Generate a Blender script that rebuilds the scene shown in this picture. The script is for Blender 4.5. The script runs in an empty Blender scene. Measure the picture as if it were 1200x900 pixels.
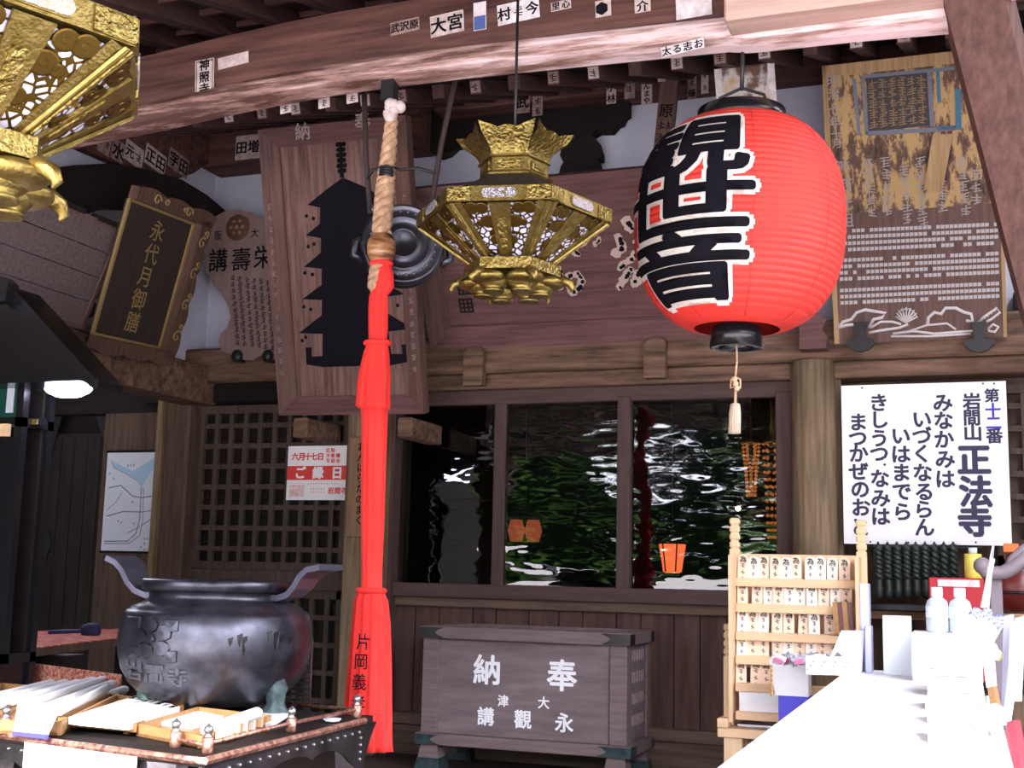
import bpy, bmesh, math, random
from mathutils import Vector, Matrix
from math import sin, cos, pi, radians as R

rnd = random.Random(7)
C = bpy.context.scene
COL = C.collection

# ------------------------------------------------------------------ camera, world, sun, exposure
EYE = Vector((0, 0, 1.25))
FOC, YAW, PIT, ROL = 1450.0, -.3505, .1505, .0223
F_ = Vector((sin(YAW)*cos(PIT), cos(YAW)*cos(PIT), sin(PIT)))
r0 = Vector((cos(YAW), -sin(YAW), 0))
u0 = r0.cross(F_)
RT = cos(ROL)*r0 + sin(ROL)*u0
UP = -sin(ROL)*r0 + cos(ROL)*u0
cam = bpy.data.objects.new('camera', bpy.data.cameras.new('camera'))
COL.objects.link(cam)
m = Matrix((RT, UP, -F_)).transposed().to_4x4()
m.translation = EYE
cam.matrix_world = m
cam.data.sensor_width = 36
cam.data.lens = FOC/1200*36
cam.data.clip_start = .05
C.camera = cam

def ray(x, y):
    return F_ + RT*((x-600)/FOC) + UP*((450-y)/FOC)
def P(x, y, Y):
    d = ray(x, y); return EYE + d*(Y/d.y)
def PX(x, y, X):
    d = ray(x, y); return EYE + d*(X/d.x)
def PZ(x, y, Z):
    d = ray(x, y); return EYE + d*((Z-EYE.z)/d.z)

C.view_settings.view_transform = 'Standard'
C.view_settings.look = 'None'
C.view_settings.gamma = 1
C.view_settings.use_curve_mapping = False
C.view_settings.exposure = 1.65
C.cycles.use_denoising = True
C.cycles.max_bounces = 8
C.cycles.diffuse_bounces = 5
C.cycles.sample_clamp_indirect = 8

SUN_ELEV, SUN_AZ, SUN_STR = 28, 10, 2.4
WORLD_STR = 1.6
sl = bpy.data.lights.new('sun', 'SUN'); sl.energy = SUN_STR; sl.angle = R(1.5); sl.color = (1, .93, .84)
so = bpy.data.objects.new('sun', sl); COL.objects.link(so)
sd = Vector((-sin(R(SUN_AZ))*cos(R(SUN_ELEV)), cos(R(SUN_AZ))*cos(R(SUN_ELEV)), -sin(R(SUN_ELEV))))
so.rotation_euler = sd.to_track_quat('-Z', 'Y').to_euler()

W = bpy.data.worlds.new('world'); C.world = W; W.use_nodes = True
def world():
    nt = W.node_tree; N = nt.nodes; L = nt.links
    bg = N['Background']
    tc = N.new('ShaderNodeTexCoord')
    sep = N.new('ShaderNodeSeparateXYZ'); L.new(tc.outputs['Generated'], sep.inputs[0])
    mp = N.new('ShaderNodeMapping'); mp.inputs['Scale'].default_value = (1, 1, 1.6); L.new(tc.outputs['Generated'], mp.inputs[0])
    n1 = N.new('ShaderNodeTexNoise'); n1.inputs['Scale'].default_value = 5.5; n1.inputs['Detail'].default_value = 12; n1.inputs['Roughness'].default_value = .8
    L.new(mp.outputs[0], n1.inputs['Vector'])
    mr = N.new('ShaderNodeMapRange'); L.new(sep.outputs[2], mr.inputs[0])
    mr.inputs[1].default_value = 0; mr.inputs[2].default_value = .55; mr.inputs[3].default_value = -.06; mr.inputs[4].default_value = .22
    ad = N.new('ShaderNodeMath'); L.new(n1.outputs[0], ad.inputs[0]); L.new(mr.outputs[0], ad.inputs[1])
    rp = N.new('ShaderNodeValToRGB'); L.new(ad.outputs[0], rp.inputs[0])
    rp.color_ramp.elements[0].position = .53; rp.color_ramp.elements[0].color = (0, 0, 0, 1)
    rp.color_ramp.elements[1].position = .58; rp.color_ramp.elements[1].color = (1, 1, 1, 1)
    n2 = N.new('ShaderNodeTexNoise'); n2.inputs['Scale'].default_value = 22; n2.inputs['Detail'].default_value = 6; L.new(mp.outputs[0], n2.inputs['Vector'])
    rg = N.new('ShaderNodeValToRGB'); L.new(n2.outputs[0], rg.inputs[0])
    e = rg.color_ramp.elements; e[0].position = .5; e[0].color = (.002, .006, .003, 1); e[1].position = .8; e[1].color = (.16, .34, .07, 1)
    mx = N.new('ShaderNodeMixRGB'); L.new(rp.outputs[0], mx.inputs[0]); L.new(rg.outputs[0], mx.inputs[1]); mx.inputs[2].default_value = (2.7, 2.7, 3.1, 1)
    L.new(mx.outputs[0], bg.inputs[0]); bg.inputs[1].default_value = WORLD_STR
world()

# ------------------------------------------------------------------ materials
def mat(name, col, rough=.6, metal=0, emit=None, es=0, spec=.5):
    m = bpy.data.materials.new(name); m.use_nodes = True
    b = m.node_tree.nodes['Principled BSDF']
    b.inputs['Base Color'].default_value = (*col, 1); b.inputs['Roughness'].default_value = rough; b.inputs['Metallic'].default_value = metal
    b.inputs['Specular IOR Level'].default_value = spec
    if emit: b.inputs['Emission Color'].default_value = (*emit, 1); b.inputs['Emission Strength'].default_value = es
    return m
def tex(m, scale, c1, c2, p1=.35, p2=.65, vec=(1, 1, 1), detail=6, bump=0, kind='noise', bscale=None, rough=.6, off=(0, 0, 0), c3=None, p3=.8):
    nt = m.node_tree; N = nt.nodes; L = nt.links; b = N['Principled BSDF']
    tc = N.new('ShaderNodeTexCoord'); mp = N.new('ShaderNodeMapping'); mp.inputs['Scale'].default_value = vec; mp.inputs['Location'].default_value = off
    L.new(tc.outputs['Object'], mp.inputs[0])
    if kind == 'voronoi':
        n = N.new('ShaderNodeTexVoronoi'); n.feature = 'DISTANCE_TO_EDGE'
    else:
        n = N.new('ShaderNodeTexNoise'); n.inputs['Detail'].default_value = detail; n.inputs['Roughness'].default_value = rough
    n.inputs['Scale'].default_value = scale
    L.new(mp.outputs[0], n.inputs['Vector'])
    r = N.new('ShaderNodeValToRGB'); L.new(n.outputs[0], r.inputs[0])
    e = r.color_ramp.elements; e[0].position = p1; e[0].color = (*c1, 1); e[1].position = p2; e[1].color = (*c2, 1)
    if c3: k = e.new(p3); k.color = (*c3, 1)
    L.new(r.outputs[0], b.inputs['Base Color'])
    if bump:
        bp = N.new('ShaderNodeBump'); bp.inputs['Strength'].default_value = bump; bp.inputs['Distance'].default_value = .01
        if bscale:
            n2 = N.new('ShaderNodeTexNoise'); n2.inputs['Scale'].default_value = bscale; n2.inputs['Detail'].default_value = 3; L.new(mp.outputs[0], n2.inputs['Vector']); L.new(n2.outputs[0], bp.inputs['Height'])
        else: L.new(n.outputs[0], bp.inputs['Height'])
        L.new(bp.outputs[0], b.inputs['Normal'])
    return m
def wood(name, c, axis='X', k=.45, scale=3, rough=.75, bump=.3, spec=.25, stretch=14, c3=None, p3=.8):
    v = {'X': (1, stretch, stretch), 'Y': (stretch, 1, stretch), 'Z': (stretch, stretch, 1)}[axis]
    d = tuple(x*k for x in c)
    return tex(mat(name, c, rough, spec=spec), scale, d, c, .32, .68, v, 5, bump, c3=c3, p3=p3)

M = {}
BEAM = (.145, .064, .052)
M['beam'] = wood('old_beam_wood', BEAM, 'X', .3, 1.6)
M['beam_pale'] = wood('worn_pale_wood', (.62, .44, .42), 'X', .5, 2.2, c3=(.7, .56, .54))
M['plaque'] = wood('plaque_wood', (.175, .085, .08), 'X', .5, 2.5)
M['plaque_z'] = wood('plaque_wood_upright', (.175, .095, .08), 'Z', .5, 2.5)
M['lintel'] = wood('weathered_lintel_wood', (.23, .135, .09), 'X', .22, 2, stretch=9)
M['frame'] = wood('window_frame_wood', (.10, .06, .055), 'X', .7, 2)
M['frame_z'] = wood('window_frame_wood_upright', (.10, .06, .055), 'Z', .7, 2)
M['board'] = wood('wall_board_wood', (.115, .062, .05), 'Z', .5, 1.6, stretch=9)
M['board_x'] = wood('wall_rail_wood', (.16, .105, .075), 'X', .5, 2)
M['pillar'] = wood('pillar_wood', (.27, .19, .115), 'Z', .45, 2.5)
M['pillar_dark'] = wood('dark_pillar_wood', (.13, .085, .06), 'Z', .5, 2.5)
M['lattice'] = wood('lattice_wood', (.10, .072, .055), 'Z', .6, 3)
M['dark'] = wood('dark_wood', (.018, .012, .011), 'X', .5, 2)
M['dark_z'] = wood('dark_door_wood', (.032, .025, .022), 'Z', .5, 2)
M['rafter'] = wood('rafter_wood', (.10, .05, .043), 'Y', .5, 2)
M['roofboard'] = wood('roof_board_wood', (.05, .026, .023), 'Y', .5, 2)
M['floor'] = wood('floor_wood', (.075, .05, .04), 'Y', .6, 2)
M['plaster'] = tex(mat('plaster', (.6, .6, .7), .9), 4, (.55, .56, .68), (.64, .64, .74))
M['gravel'] = tex(mat('gravel', (.5, .48, .45), .95), 30, (.4, .37, .34), (.62, .58, .54))
M['black'] = mat('black_lacquer', (.008, .008, .01), .25)
M['iron'] = mat('black_iron', (.012, .012, .014), .45)
M['ink'] = mat('ink', (.006, .005, .009), .8, spec=.12)
M['white'] = mat('white_paint', (.88, .88, .90), .6)
M['worn_plank'] = wood('pinkish_worn_plank', (.62, .43, .36), 'X', .7, 2)
M['paper'] = tex(mat('white_paper', (.9, .9, .9), .8), 5, (.86, .86, .87), (.92, .92, .93))
M['slip'] = tex(mat('aged_paper_slip', (.5, .42, .38), .9), 18, (.36, .27, .25), (.6, .5, .47))
M['slip_dark'] = tex(mat('browned_paper_slip', (.3, .2, .18), .9), 18, (.17, .10, .09), (.36, .25, .22))
M['slip_pale'] = tex(mat('pale_paper_slip', (.7, .64, .64), .9), 18, (.5, .43, .43), (.78, .72, .73))
M['gold'] = tex(mat('gilt_metal', (.8, .5, .1), .42, 1), 26, (.20, .14, .035), (.33, .25, .085), bump=.25, bscale=120)
M['gold_emb'] = tex(mat('embossed_gilt_metal', (.8, .5, .1), .38, 1), 45, (.19, .13, .03), (.38, .29, .10), bump=1, bscale=75)
M['gold_dark'] = mat('brown_gilt_metal', (.13, .08, .018), .45, 1)
M['gold_paint'] = mat('gold_paint', (.27, .18, .07), .6)
M['lantern_roof'] = wood('lantern_roof_metal', (.045, .035, .025), 'Y', .6, 3)
M['red_paper'] = tex(mat('red_lantern_paper', (.85, .05, .035), .7), 3.2, (.5, .026, .02), (.74, .035, .024), .28, .5)
M['red_cloth'] = tex(mat('red_cloth', (.85, .035, .025), .85), 8, (.72, .022, .018), (.9, .04, .03), vec=(3, 3, .3))
M['rope'] = tex(mat('straw_rope', (.55, .33, .19), .8), 30, (.36, .20, .11), (.62, .40, .25), vec=(1, 1, 1), bump=.5)
M['bronze'] = tex(mat('dark_bronze', (.06, .06, .07), .34, .8), 6, (.035, .035, .045), (.12, .12, .15))
M['patina'] = tex(mat('green_patina', (.07, .11, .11), .6, .3), 25, (.03, .05, .05), (.10, .16, .155), bump=.6)
M['copper_green'] = tex(mat('verdigris_copper', (.02, .04, .045), .55, .3), 20, (.01, .02, .024), (.035, .07, .075))
M['copper'] = tex(mat('copper_rail', (.62, .27, .17), .4, .8), 40, (.28, .10, .07), (.85, .5, .38), bump=.8)
M['steel'] = mat('grey_steel', (.45, .45, .48), .3, .9)
M['pewter'] = tex(mat('dull_sheet_metal', (.2, .19, .2), .25, .9), 8, (.1, .095, .1), (.25, .235, .25))
M['box'] = wood('offertory_box_wood', (.215, .165, .17), 'X', .62, 2.6, stretch=6)
M['box_frame'] = wood('offertory_box_frame_wood', (.21, .155, .15), 'X', .65, 3)
M['pale'] = wood('pale_fresh_wood', (.83, .57, .34), 'X', .85, 2, bump=.05)
M['pale_z'] = wood('pale_fresh_wood_upright', (.83, .58, .35), 'Z', .85, 2, bump=.05)
M['stick_cream'] = mat('cream_stick', (.93, .84, .72), .7)
M['stick_tan'] = mat('tan_stick', (.88, .66, .5), .7)
M['tray'] = wood('honey_tray_wood', (.50, .27, .11), 'X', .7, 2, rough=.45)
M['bundle'] = tex(mat('bundled_paper', (.6, .6, .6), .85), 6, (.50, .50, .50), (.64, .64, .65))
M['wax'] = mat('white_wax', (.88, .9, .92), .4)
M['blue'] = mat('blue_card', (.09, .08, .62), .7)
M['red'] = mat('red_card', (.5, .02, .03), .6)
M['poster_red'] = mat('poster_red', (.75, .06, .05), .7)
M['darkred'] = mat('dark_red_lacquer', (.12, .015, .012), .3)
M['yellow'] = tex(mat('yellow_can', (.75, .6, .05), .45), 20, (.6, .5, .1), (.85, .72, .1))
M['grey'] = mat('mauve_grey_paint', (.19, .155, .175), .5)
M['orange'] = mat('orange_card', (.85, .17, .03), .6)
M['acrylic'] = mat('frosted_acrylic', (.5, .53, .8), .3)
M['weather'] = None

# weathered ema board: flaking tan over dark brown
def weathered():
    m = mat('flaking_painted_board', (.3, .2, .1), .85)
    tex(m, 5, (.035, .02, .015), (.15, .085, .06), .36, .48, (2.2, 2.2, .8), 10, .4, rough=.72, c3=(.46, .30, .13), p3=.525)
    return m
M['weather'] = weathered()
M['weather_low'] = wood('dark_painted_board', (.17, .10, .085), 'Z', .55, 3)
M['tan'] = wood('bare_tan_wood', (.5, .32, .16), 'Z', .6, 3)

def openwork(name, gold, paper, scale):
    m = mat(name, gold, .35)
    nt = m.node_tree; N = nt.nodes; L = nt.links; b = N['Principled BSDF']
    tc = N.new('ShaderNodeTexCoord')
    v = N.new('ShaderNodeTexVoronoi'); v.feature = 'DISTANCE_TO_EDGE'; v.inputs['Scale'].default_value = scale; L.new(tc.outputs['Object'], v.inputs['Vector'])
    r = N.new('ShaderNodeValToRGB'); r.color_ramp.interpolation = 'CONSTANT'; L.new(v.outputs[0], r.inputs[0])
    e = r.color_ramp.elements; e[0].color = (0, 0, 0, 1); e[1].position = .13; e[1].color = (1, 1, 1, 1)
    mx = N.new('ShaderNodeMixRGB'); L.new(r.outputs[0], mx.inputs[0]); mx.inputs[1].default_value = (*gold, 1); mx.inputs[2].default_value = (*paper, 1)
    L.new(mx.outputs[0], b.inputs['Base Color'])
    inv = N.new('ShaderNodeMath'); inv.operation = 'SUBTRACT'; inv.inputs[0].default_value = 1; L.new(r.outputs[0], inv.inputs[1]); L.new(inv.outputs[0], b.inputs['Metallic'])
    bp = N.new('ShaderNodeBump'); bp.invert = True; bp.inputs['Strength'].default_value = .8; bp.inputs['Distance'].default_value = .004; L.new(r.outputs[0], bp.inputs['Height']); L.new(bp.outputs[0], b.inputs['Normal'])
    return m
M['openwork'] = openwork('gilt_openwork_over_paper', (.17, .11, .022), (.52, .52, .66), 44)
M['grille'] = openwork('small_paper_grille', (.4, .33, .2), (.5, .5, .62), 110)

def glass():
    m = bpy.data.materials.new('rippled_old_window_glass'); m.use_nodes = True
    nt = m.node_tree; N = nt.nodes; L = nt.links; N.remove(N['Principled BSDF']); out = N['Material Output']
    t = N.new('ShaderNodeBsdfTransparent'); t.inputs[0].default_value = (.8, .82, .82, 1)
    g = N.new('ShaderNodeBsdfGlossy'); g.inputs['Roughness'].default_value = 0
    mx = N.new('ShaderNodeMixShader'); fr = N.new('ShaderNodeFresnel'); fr.inputs[0].default_value = 1.9
    tc = N.new('ShaderNodeTexCoord'); mp = N.new('ShaderNodeMapping'); mp.inputs['Scale'].default_value = (.8, 1, 2.2); L.new(tc.outputs['Object'], mp.inputs[0])
    n = N.new('ShaderNodeTexNoise'); n.inputs['Scale'].default_value = 1.5; n.inputs['Detail'].default_value = 3; L.new(mp.outputs[0], n.inputs['Vector'])
    bp = N.new('ShaderNodeBump'); bp.inputs['Strength'].default_value = .22; bp.inputs['Distance'].default_value = .05; L.new(n.outputs[0], bp.inputs['Height'])
    L.new(bp.outputs[0], g.inputs['Normal']); L.new(fr.outputs[0], mx.inputs[0]); L.new(t.outputs[0], mx.inputs[1]); L.new(g.outputs[0], mx.inputs[2]); L.new(mx.outputs[0], out.inputs[0])
    return m
M['glass'] = glass()
def clear(name, col, rough=.05):
    m = mat(name, col, rough); m.node_tree.nodes['Principled BSDF'].inputs['Transmission Weight'].default_value = .7; return m
M['bottle'] = clear('clear_pale_blue_plastic', (.8, .93, 1)); M['bottle'].node_tree.nodes['Principled BSDF'].inputs['Transmission Weight'].default_value = .35

# ------------------------------------------------------------------ mesh helpers
class MB:
    def __init__(s): s.v = []; s.f = []; s.sm = []
    def add(s, vs, fs, T=None, smooth=False):
        n = len(s.v)
        s.v += [tuple(T @ Vector(v)) if T is not None else tuple(v) for v in vs]
        s.f += [tuple(i+n for i in f) for f in fs]; s.sm += [smooth]*len(fs)
        return s
    def box(s, x0, x1, y0, y1, z0, z1, T=None, b=0):
        if b:
            b = min(b, (x1-x0)*.45, (y1-y0)*.45, (z1-z0)*.45)
            o = [(x0+b, y0), (x1-b, y0), (x1, y0+b), (x1, y1-b), (x1-b, y1), (x0+b, y1), (x0, y1-b), (x0, y0+b)]
            i_ = [(x0+b, y0+b), (x1-b, y0+b), (x1-b, y0+b), (x1-b, y1-b), (x1-b, y1-b), (x0+b, y1-b), (x0+b, y1-b), (x0+b, y0+b)]
            vs = [(x, y, z0) for x, y in i_]+[(x, y, z0+b) for x, y in o]+[(x, y, z1-b) for x, y in o]+[(x, y, z1) for x, y in i_]
            fs = [(0, 7, 5, 3, 1)[::1]]
            fs = [tuple(reversed((0, 1, 3, 5)))]
            for r in range(3):
                for i in range(8):
                    j = (i+1) % 8; fs.append((r*8+i, r*8+j, r*8+8+j, r*8+8+i))
            fs.append((24, 25, 27, 29))
            return s.add(vs, fs, T)
        vs = [(x0, y0, z0), (x1, y0, z0), (x1, y1, z0), (x0, y1, z0), (x0, y0, z1), (x1, y0, z1), (x1, y1, z1), (x0, y1, z1)]
        return s.add(vs, [(3, 2, 1, 0), (4, 5, 6, 7), (0, 1, 5, 4), (1, 2, 6, 5), (2, 3, 7, 6), (3, 0, 4, 7)], T)
    def prism(s, pts, a, b, ax='y', T=None):
        """extrude a closed 2D outline between a and b along axis ax (pts given in the two other axes, in order x,y,z)"""
        mk = {'x': lambda p, t: (t, p[0], p[1]), 'y': lambda p, t: (p[0], t, p[1]), 'z': lambda p, t: (p[0], p[1], t)}[ax]
        n = len(pts)
        vs = [mk(p, a) for p in pts]+[mk(p, b) for p in pts]
        fs = [tuple(range(n)), tuple(range(2*n-1, n-1, -1))]+[(i, i+n, (i+1) % n+n, (i+1) % n) for i in range(n)]
        return s.add(vs, fs, T)
    def lathe(s, prof, n=32, T=None, smooth=True, cap=True, fn=None):
        vs = []; fs = []
        for k, (r, z) in enumerate(prof):
            for i in range(n):
                a = 2*pi*i/n; rr = fn(r, z, a) if fn else r
                vs.append((rr*cos(a), rr*sin(a), z))
        for k in range(len(prof)-1):
            for i in range(n):
                j = (i+1) % n; fs.append((k*n+i, k*n+j, k*n+n+j, k*n+n+i))
        if cap:
            fs.append(tuple(range(n-1, -1, -1))); fs.append(tuple(range((len(prof)-1)*n, len(prof)*n)))
        return s.add(vs, fs, T, smooth)
    def tube(s, path, r, n=8, smooth=True, T=None):
        path = [Vector(p) for p in path]; vs = []; fs = []; m_ = len(path)
        rs = r if isinstance(r, (list, tuple)) else [r]*m_
        up = None
        for k, p in enumerate(path):
            t = (path[min(k+1, m_-1)]-path[max(k-1, 0)]).normalized()
            if up is None:
                up = Vector((0, 0, 1)) if abs(t.z) < .9 else Vector((1, 0, 0))
            x = t.cross(up).normalized(); y = x.cross(t).normalized(); up = y
            for i in range(n):
                a = 2*pi*i/n; vs.append(tuple(p+(x*cos(a)+y*sin(a))*rs[k]))
        for k in range(m_-1):
            for i in range(n):
                j = (i+1) % n; fs.append((k*n+j, k*n+i, k*n+n+i, k*n+n+j))
        fs.append(tuple(range(n))); fs.append(tuple(range(m_*n-1, m_*n-n-1, -1)))
        return s.add(vs, fs, T, smooth)
    def ball(s, c, r, n=16, T=None, sc=(1, 1, 1)):
        k = max(6, n//2)
        vs = []; fs = []
        for a in range(k+1):
            th = pi*a/k
            for i in range(n):
                ph = 2*pi*i/n
                vs.append((c[0]+r*sc[0]*sin(th)*cos(ph), c[1]+r*sc[1]*sin(th)*sin(ph), c[2]-r*sc[2]*cos(th)))
        for a in range(k):
            for i in range(n):
                j = (i+1) % n; fs.append((a*n+i, a*n+j, a*n+n+j, a*n+n+i))
        return s.add(vs, fs, T, True)
    def loft(s, rings, cap=True, smooth=False, T=None, closed=True):
        n = len(rings[0]); vs = [p for r in rings for p in r]; fs = []
        for k in range(len(rings)-1):
            for i in range(n if closed else n-1):
                j = (i+1) % n; fs.append((k*n+i, k*n+j, k*n+n+j, k*n+n+i))
        if cap and closed: fs += [tuple(range(n-1, -1, -1)), tuple(range((len(rings)-1)*n, len(rings)*n))]
        return s.add(vs, fs, T, smooth)
    def build(s, name, material, parent=None, label=None, fix=True):
        me = bpy.data.meshes.new(name); me.from_pydata(s.v, [], s.f)
        for p, f in zip(me.polygons, s.sm): p.use_smooth = f
        if fix:
            bm = bmesh.new(); bm.from_mesh(me); bmesh.ops.remove_doubles(bm, verts=bm.verts, dist=1e-6)
            bmesh.ops.recalc_face_normals(bm, faces=bm.faces); bm.to_mesh(me); bm.free()
        me.materials.append(M[material] if isinstance(material, str) else material)
        o = bpy.data.objects.new(name, me); COL.objects.link(o)
        if parent: o.parent = parent
        if label: o['label'] = label
        return o

def tag(o, label, cat, group=None):
    o['label'] = label; o['category'] = cat
    if group: o['group'] = group
    return o
def thing(name, label, cat, T=None, group=None):
    o = bpy.data.objects.new(name, None); COL.objects.link(o); o.empty_display_size = .05
    if T is not None: o.matrix_world = T if isinstance(T, Matrix) else Matrix.Translation(T)
    return tag(o, label, cat, group)
def struct(name, mb, material, parent=None, label=None):
    o = mb.build(name, material, parent, label)
    if not parent: o['kind'] = 'structure'
    return o
def copy_tree(o, T=None, label=None, group=None):
    c = o.copy(); COL.objects.link(c)
    if T is not None: c.matrix_world = T if isinstance(T, Matrix) else Matrix.Translation(T)
    if label: c['label'] = label
    if group: c['group'] = group
    for ch in list(o.children):
        d = ch.copy(); COL.objects.link(d); d.parent = c
        for g in list(ch.children):
            e = g.copy(); COL.objects.link(e); e.parent = d
    return c
def frame3(bl, br, tl):
    """matrix with x along the bottom edge, z towards the top edge, y into the wall; plus width and height"""
    x = (br-bl); w = x.length; x = x.normalized(); z = tl-bl; z = z-x*z.dot(x); h = z.length; z = z.normalized(); y = z.cross(x)
    m_ = Matrix((x, y, z)).transposed().to_4x4(); m_.translation = bl
    return m_, w, h
def local(T, x, y):
    """where the sight line through a photo point meets the plane y=0 of frame T: local x and z"""
    d = ray(x, y); n = T.col[1].xyz; o = T.translation
    p = EYE + d*((o-EYE).dot(n)/d.dot(n)); q = T.inverted() @ p
    return q.x, q.z

# lettering -------------------------------------------------------------
GL = {}
def glyph(ch):
    if ch not in GL:
        c = bpy.data.curves.new('g', 'FONT'); c.body = ch; c.resolution_u = 3
        o = bpy.data.objects.new('g', c); COL.objects.link(o)
        dg = bpy.context.evaluated_depsgraph_get(); me = bpy.data.meshes.new_from_object(o.evaluated_get(dg))
        vs = [(v.co.x, v.co.y) for v in me.vertices]; fs = [tuple(p.vertices) for p in me.polygons]
        bpy.data.objects.remove(o); bpy.data.curves.remove(c); bpy.data.meshes.remove(me)
        if ord(ch) > 0x2000: vs = [(x-.5, y-.38) for x, y in vs]
        elif vs:
            cx = (min(v[0] for v in vs)+max(v[0] for v in vs))/2; cy = (min(v[1] for v in vs)+max(v[1] for v in vs))/2
            vs = [(x-cx, y-cy) for x, y in vs]
        GL[ch] = (vs, fs)
    return GL[ch]
def put(mb, ch, x, z, size, bold=0, y=-.002, sx=1, T=None, slant=0, n=6):
    """one character standing in the local xz plane, facing -y; bold thickens its strokes by bold*size"""
    vs, fs = glyph(ch)
    offs = [(0, 0)]+([(bold*cos(2*pi*k/n), bold*sin(2*pi*k/n)) for k in range(n)] if bold else [])
    for i, (ox, oz) in enumerate(offs):
        mb.add([(x+(a+ox+slant*b)*size*sx, y-.00025*i, z+(b+oz)*size) for a, b in vs], fs, T)
def scribble(mb, x, z, s, y=-.002, r=rnd, T=None):
    """an unreadably small inscription mark: a few short brush strokes"""
    for k in range(r.choice((3, 4))):
        cx = x+r.uniform(-.12, .12)*s; cz = z+(k-1.5)*.24*s
        w = r.uniform(.25, .42)*s; h = .05*s; sl = r.uniform(-.1, .1)*s
        mb.add([(cx-w, y, cz-h-sl), (cx+w, y, cz-h+sl), (cx+w, y, cz+h+sl), (cx-w, y, cz+h-sl)], [(0, 1, 2, 3)], T)
    cx = x+r.uniform(-.1, .1)*s; w = .05*s; h = .42*s
    mb.add([(cx-w, y, z-h), (cx+w, y, z-h), (cx+w, y, z+h), (cx-w, y, z+h)], [(0, 1, 2, 3)], T)

# ------------------------------------------------------------------ the setting
WY = 8.0            # back wall plane
XL = -5.4           # upper left wall plane
struct('ground', MB().box(-60, 60, -70, 1.2, -.5, -.3), 'gravel')
struct('floor', MB().box(-9, 3, 1.2, 12.6, -.3, 0), 'floor')

# lower back wall
wb = MB().box(-3.82, -1.03, WY+.06, WY+.12, .27, 1.10)
x = -3.82; k = 0
while x < -1.05:                                  # upright boards with narrow battens
    wd = rnd.uniform(.16, .3); x1 = min(x+wd, -1.03)
    wb.box(x+.004, x1-.004, WY+.03, WY+.06, .27, 1.06); x = x1
struct('wall_back', wb, 'board')
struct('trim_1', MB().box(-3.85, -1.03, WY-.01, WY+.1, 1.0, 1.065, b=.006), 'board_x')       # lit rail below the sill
struct('trim_2', MB().box(-3.85, -1.03, WY-.02, WY+.1, .2, .28, b=.006).box(-3.85, -1.03, WY+.01, WY+.1, 0, .2), 'board_x')
# window: frame, two mullions, sill, three panes
wf = MB().box(-3.88, -1.0, WY-.03, WY+.05, 2.40, 2.50, b=.006)
struct('window_1', wf, 'frame')
win = bpy.data.objects['window_1']
struct('sill', MB().box(-3.9, -1.0, WY-.05, WY+.06, 1.065, 1.16, b=.006), 'frame', win)
for i, (a, b) in enumerate(((-3.86, -3.78), (-3.04, -2.955), (-2.155, -2.065), (-1.11, -1.0))):
    struct('mullion', MB().box(a, b, WY-.045+(.02 if i == 1 else 0), WY+.045, 1.13, 2.43, b=.006), 'frame_z', win)
for a, b, dy in ((-3.79, -3.0, .02), (-3.0, -2.11, .0), (-2.11, -1.06, .015)):
    o = struct('pane', MB().add([(a, WY+dy, 1.13), (b, WY+dy, 1.13), (b, WY+dy, 2.42), (a, WY+dy, 2.42)], [(0, 1, 2, 3)]), 'glass', win)
# lintel: lower rail and weathered upper beam right across, then the plaster
struct('trim_3', MB().box(-3.9, .75, WY-.12, WY+.12, 2.495, 2.60, b=.01), 'lintel')
struct('trim_4', MB().box(-5.55, .75, WY-.17, WY+.14, 2.60, 2.86, b=.015), 'lintel')
struct('trim_5', MB().box(-5.9, -3.9, WY-.10, WY+.12, 2.46, 2.60, b=.01), 'dark')
struct('wall_back_upper', MB().box(-5.6, .9, WY+.08, WY+.12, 2.85, 7.5), 'plaster')
struct('trim_6', MB().box(-3.7, .9, WY-.12, WY+.1, 3.62, 3.86, b=.01), 'dark')            # black beam under the plaster
pl = P(600, 128, WY-.05).z
struct('trim_7', MB().box(-3.5, .9, WY-.2, WY+.1, pl-.02, pl+.5, b=.01), 'beam')           # purlin with pasted slips
# bottle strut and ragged frog-leg carving, dark against the plaster
q = lambda x, y: (P(x, y, WY-.06).x, P(x, y, WY-.06).z)
struct('bottle_strut_trim', MB().prism([q(*p) for p in ((655, 203), (657, 195), (660, 190), (656, 182), (659, 170), (668, 160), (676, 157), (672, 150), (700, 150), (694, 158), (700, 165), (704, 178), (704, 186), (700, 186), (703, 203))], WY-.06, WY+.04), 'dark')
struct('frog_leg_trim', MB().prism([q(*p) for p in ((500, 175), (512, 182), (523, 178), (532, 170), (545, 168), (560, 178), (590, 175), (640, 165), (690, 158), (700, 152), (715, 152), (722, 144), (727, 142), (731, 134), (735, 132), (735, 100), (500, 100))], WY-.02, WY+.06), 'dark')
# pillars
def pillar(name, x0, x1, y0, y1, z1, m_, rnd_=False):
    if rnd_:
        r = (x1-x0)/2; mb = MB().lathe([(r, 0), (r, z1)], 40, Matrix.Translation(((x0+x1)/2, y0+r, 0)))
    else: mb = MB().box(x0, x1, y0, y1, 0, z1, b=.02)
    return struct(name, mb, m_)
pillar('pillar', P(927, 560, WY-.15).x, P(980, 560, WY-.15).x, WY-.24, 0, 2.6, 'pillar', True)
struct('trim_8', MB().box(P(972, 560, WY-.05).x, P(987, 560, WY-.05).x, WY-.05, WY+.1, 0, 2.5, b=.006), 'pillar')
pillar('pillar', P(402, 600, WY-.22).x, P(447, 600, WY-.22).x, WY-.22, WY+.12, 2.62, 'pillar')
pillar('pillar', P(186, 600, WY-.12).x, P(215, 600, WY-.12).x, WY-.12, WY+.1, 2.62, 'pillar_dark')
struct('trim_9', MB().box(P(447, 600, WY-.1).x, P(460, 600, WY-.1).x, WY-.1, WY+.1, 0, 2.5), 'frame_z')
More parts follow.
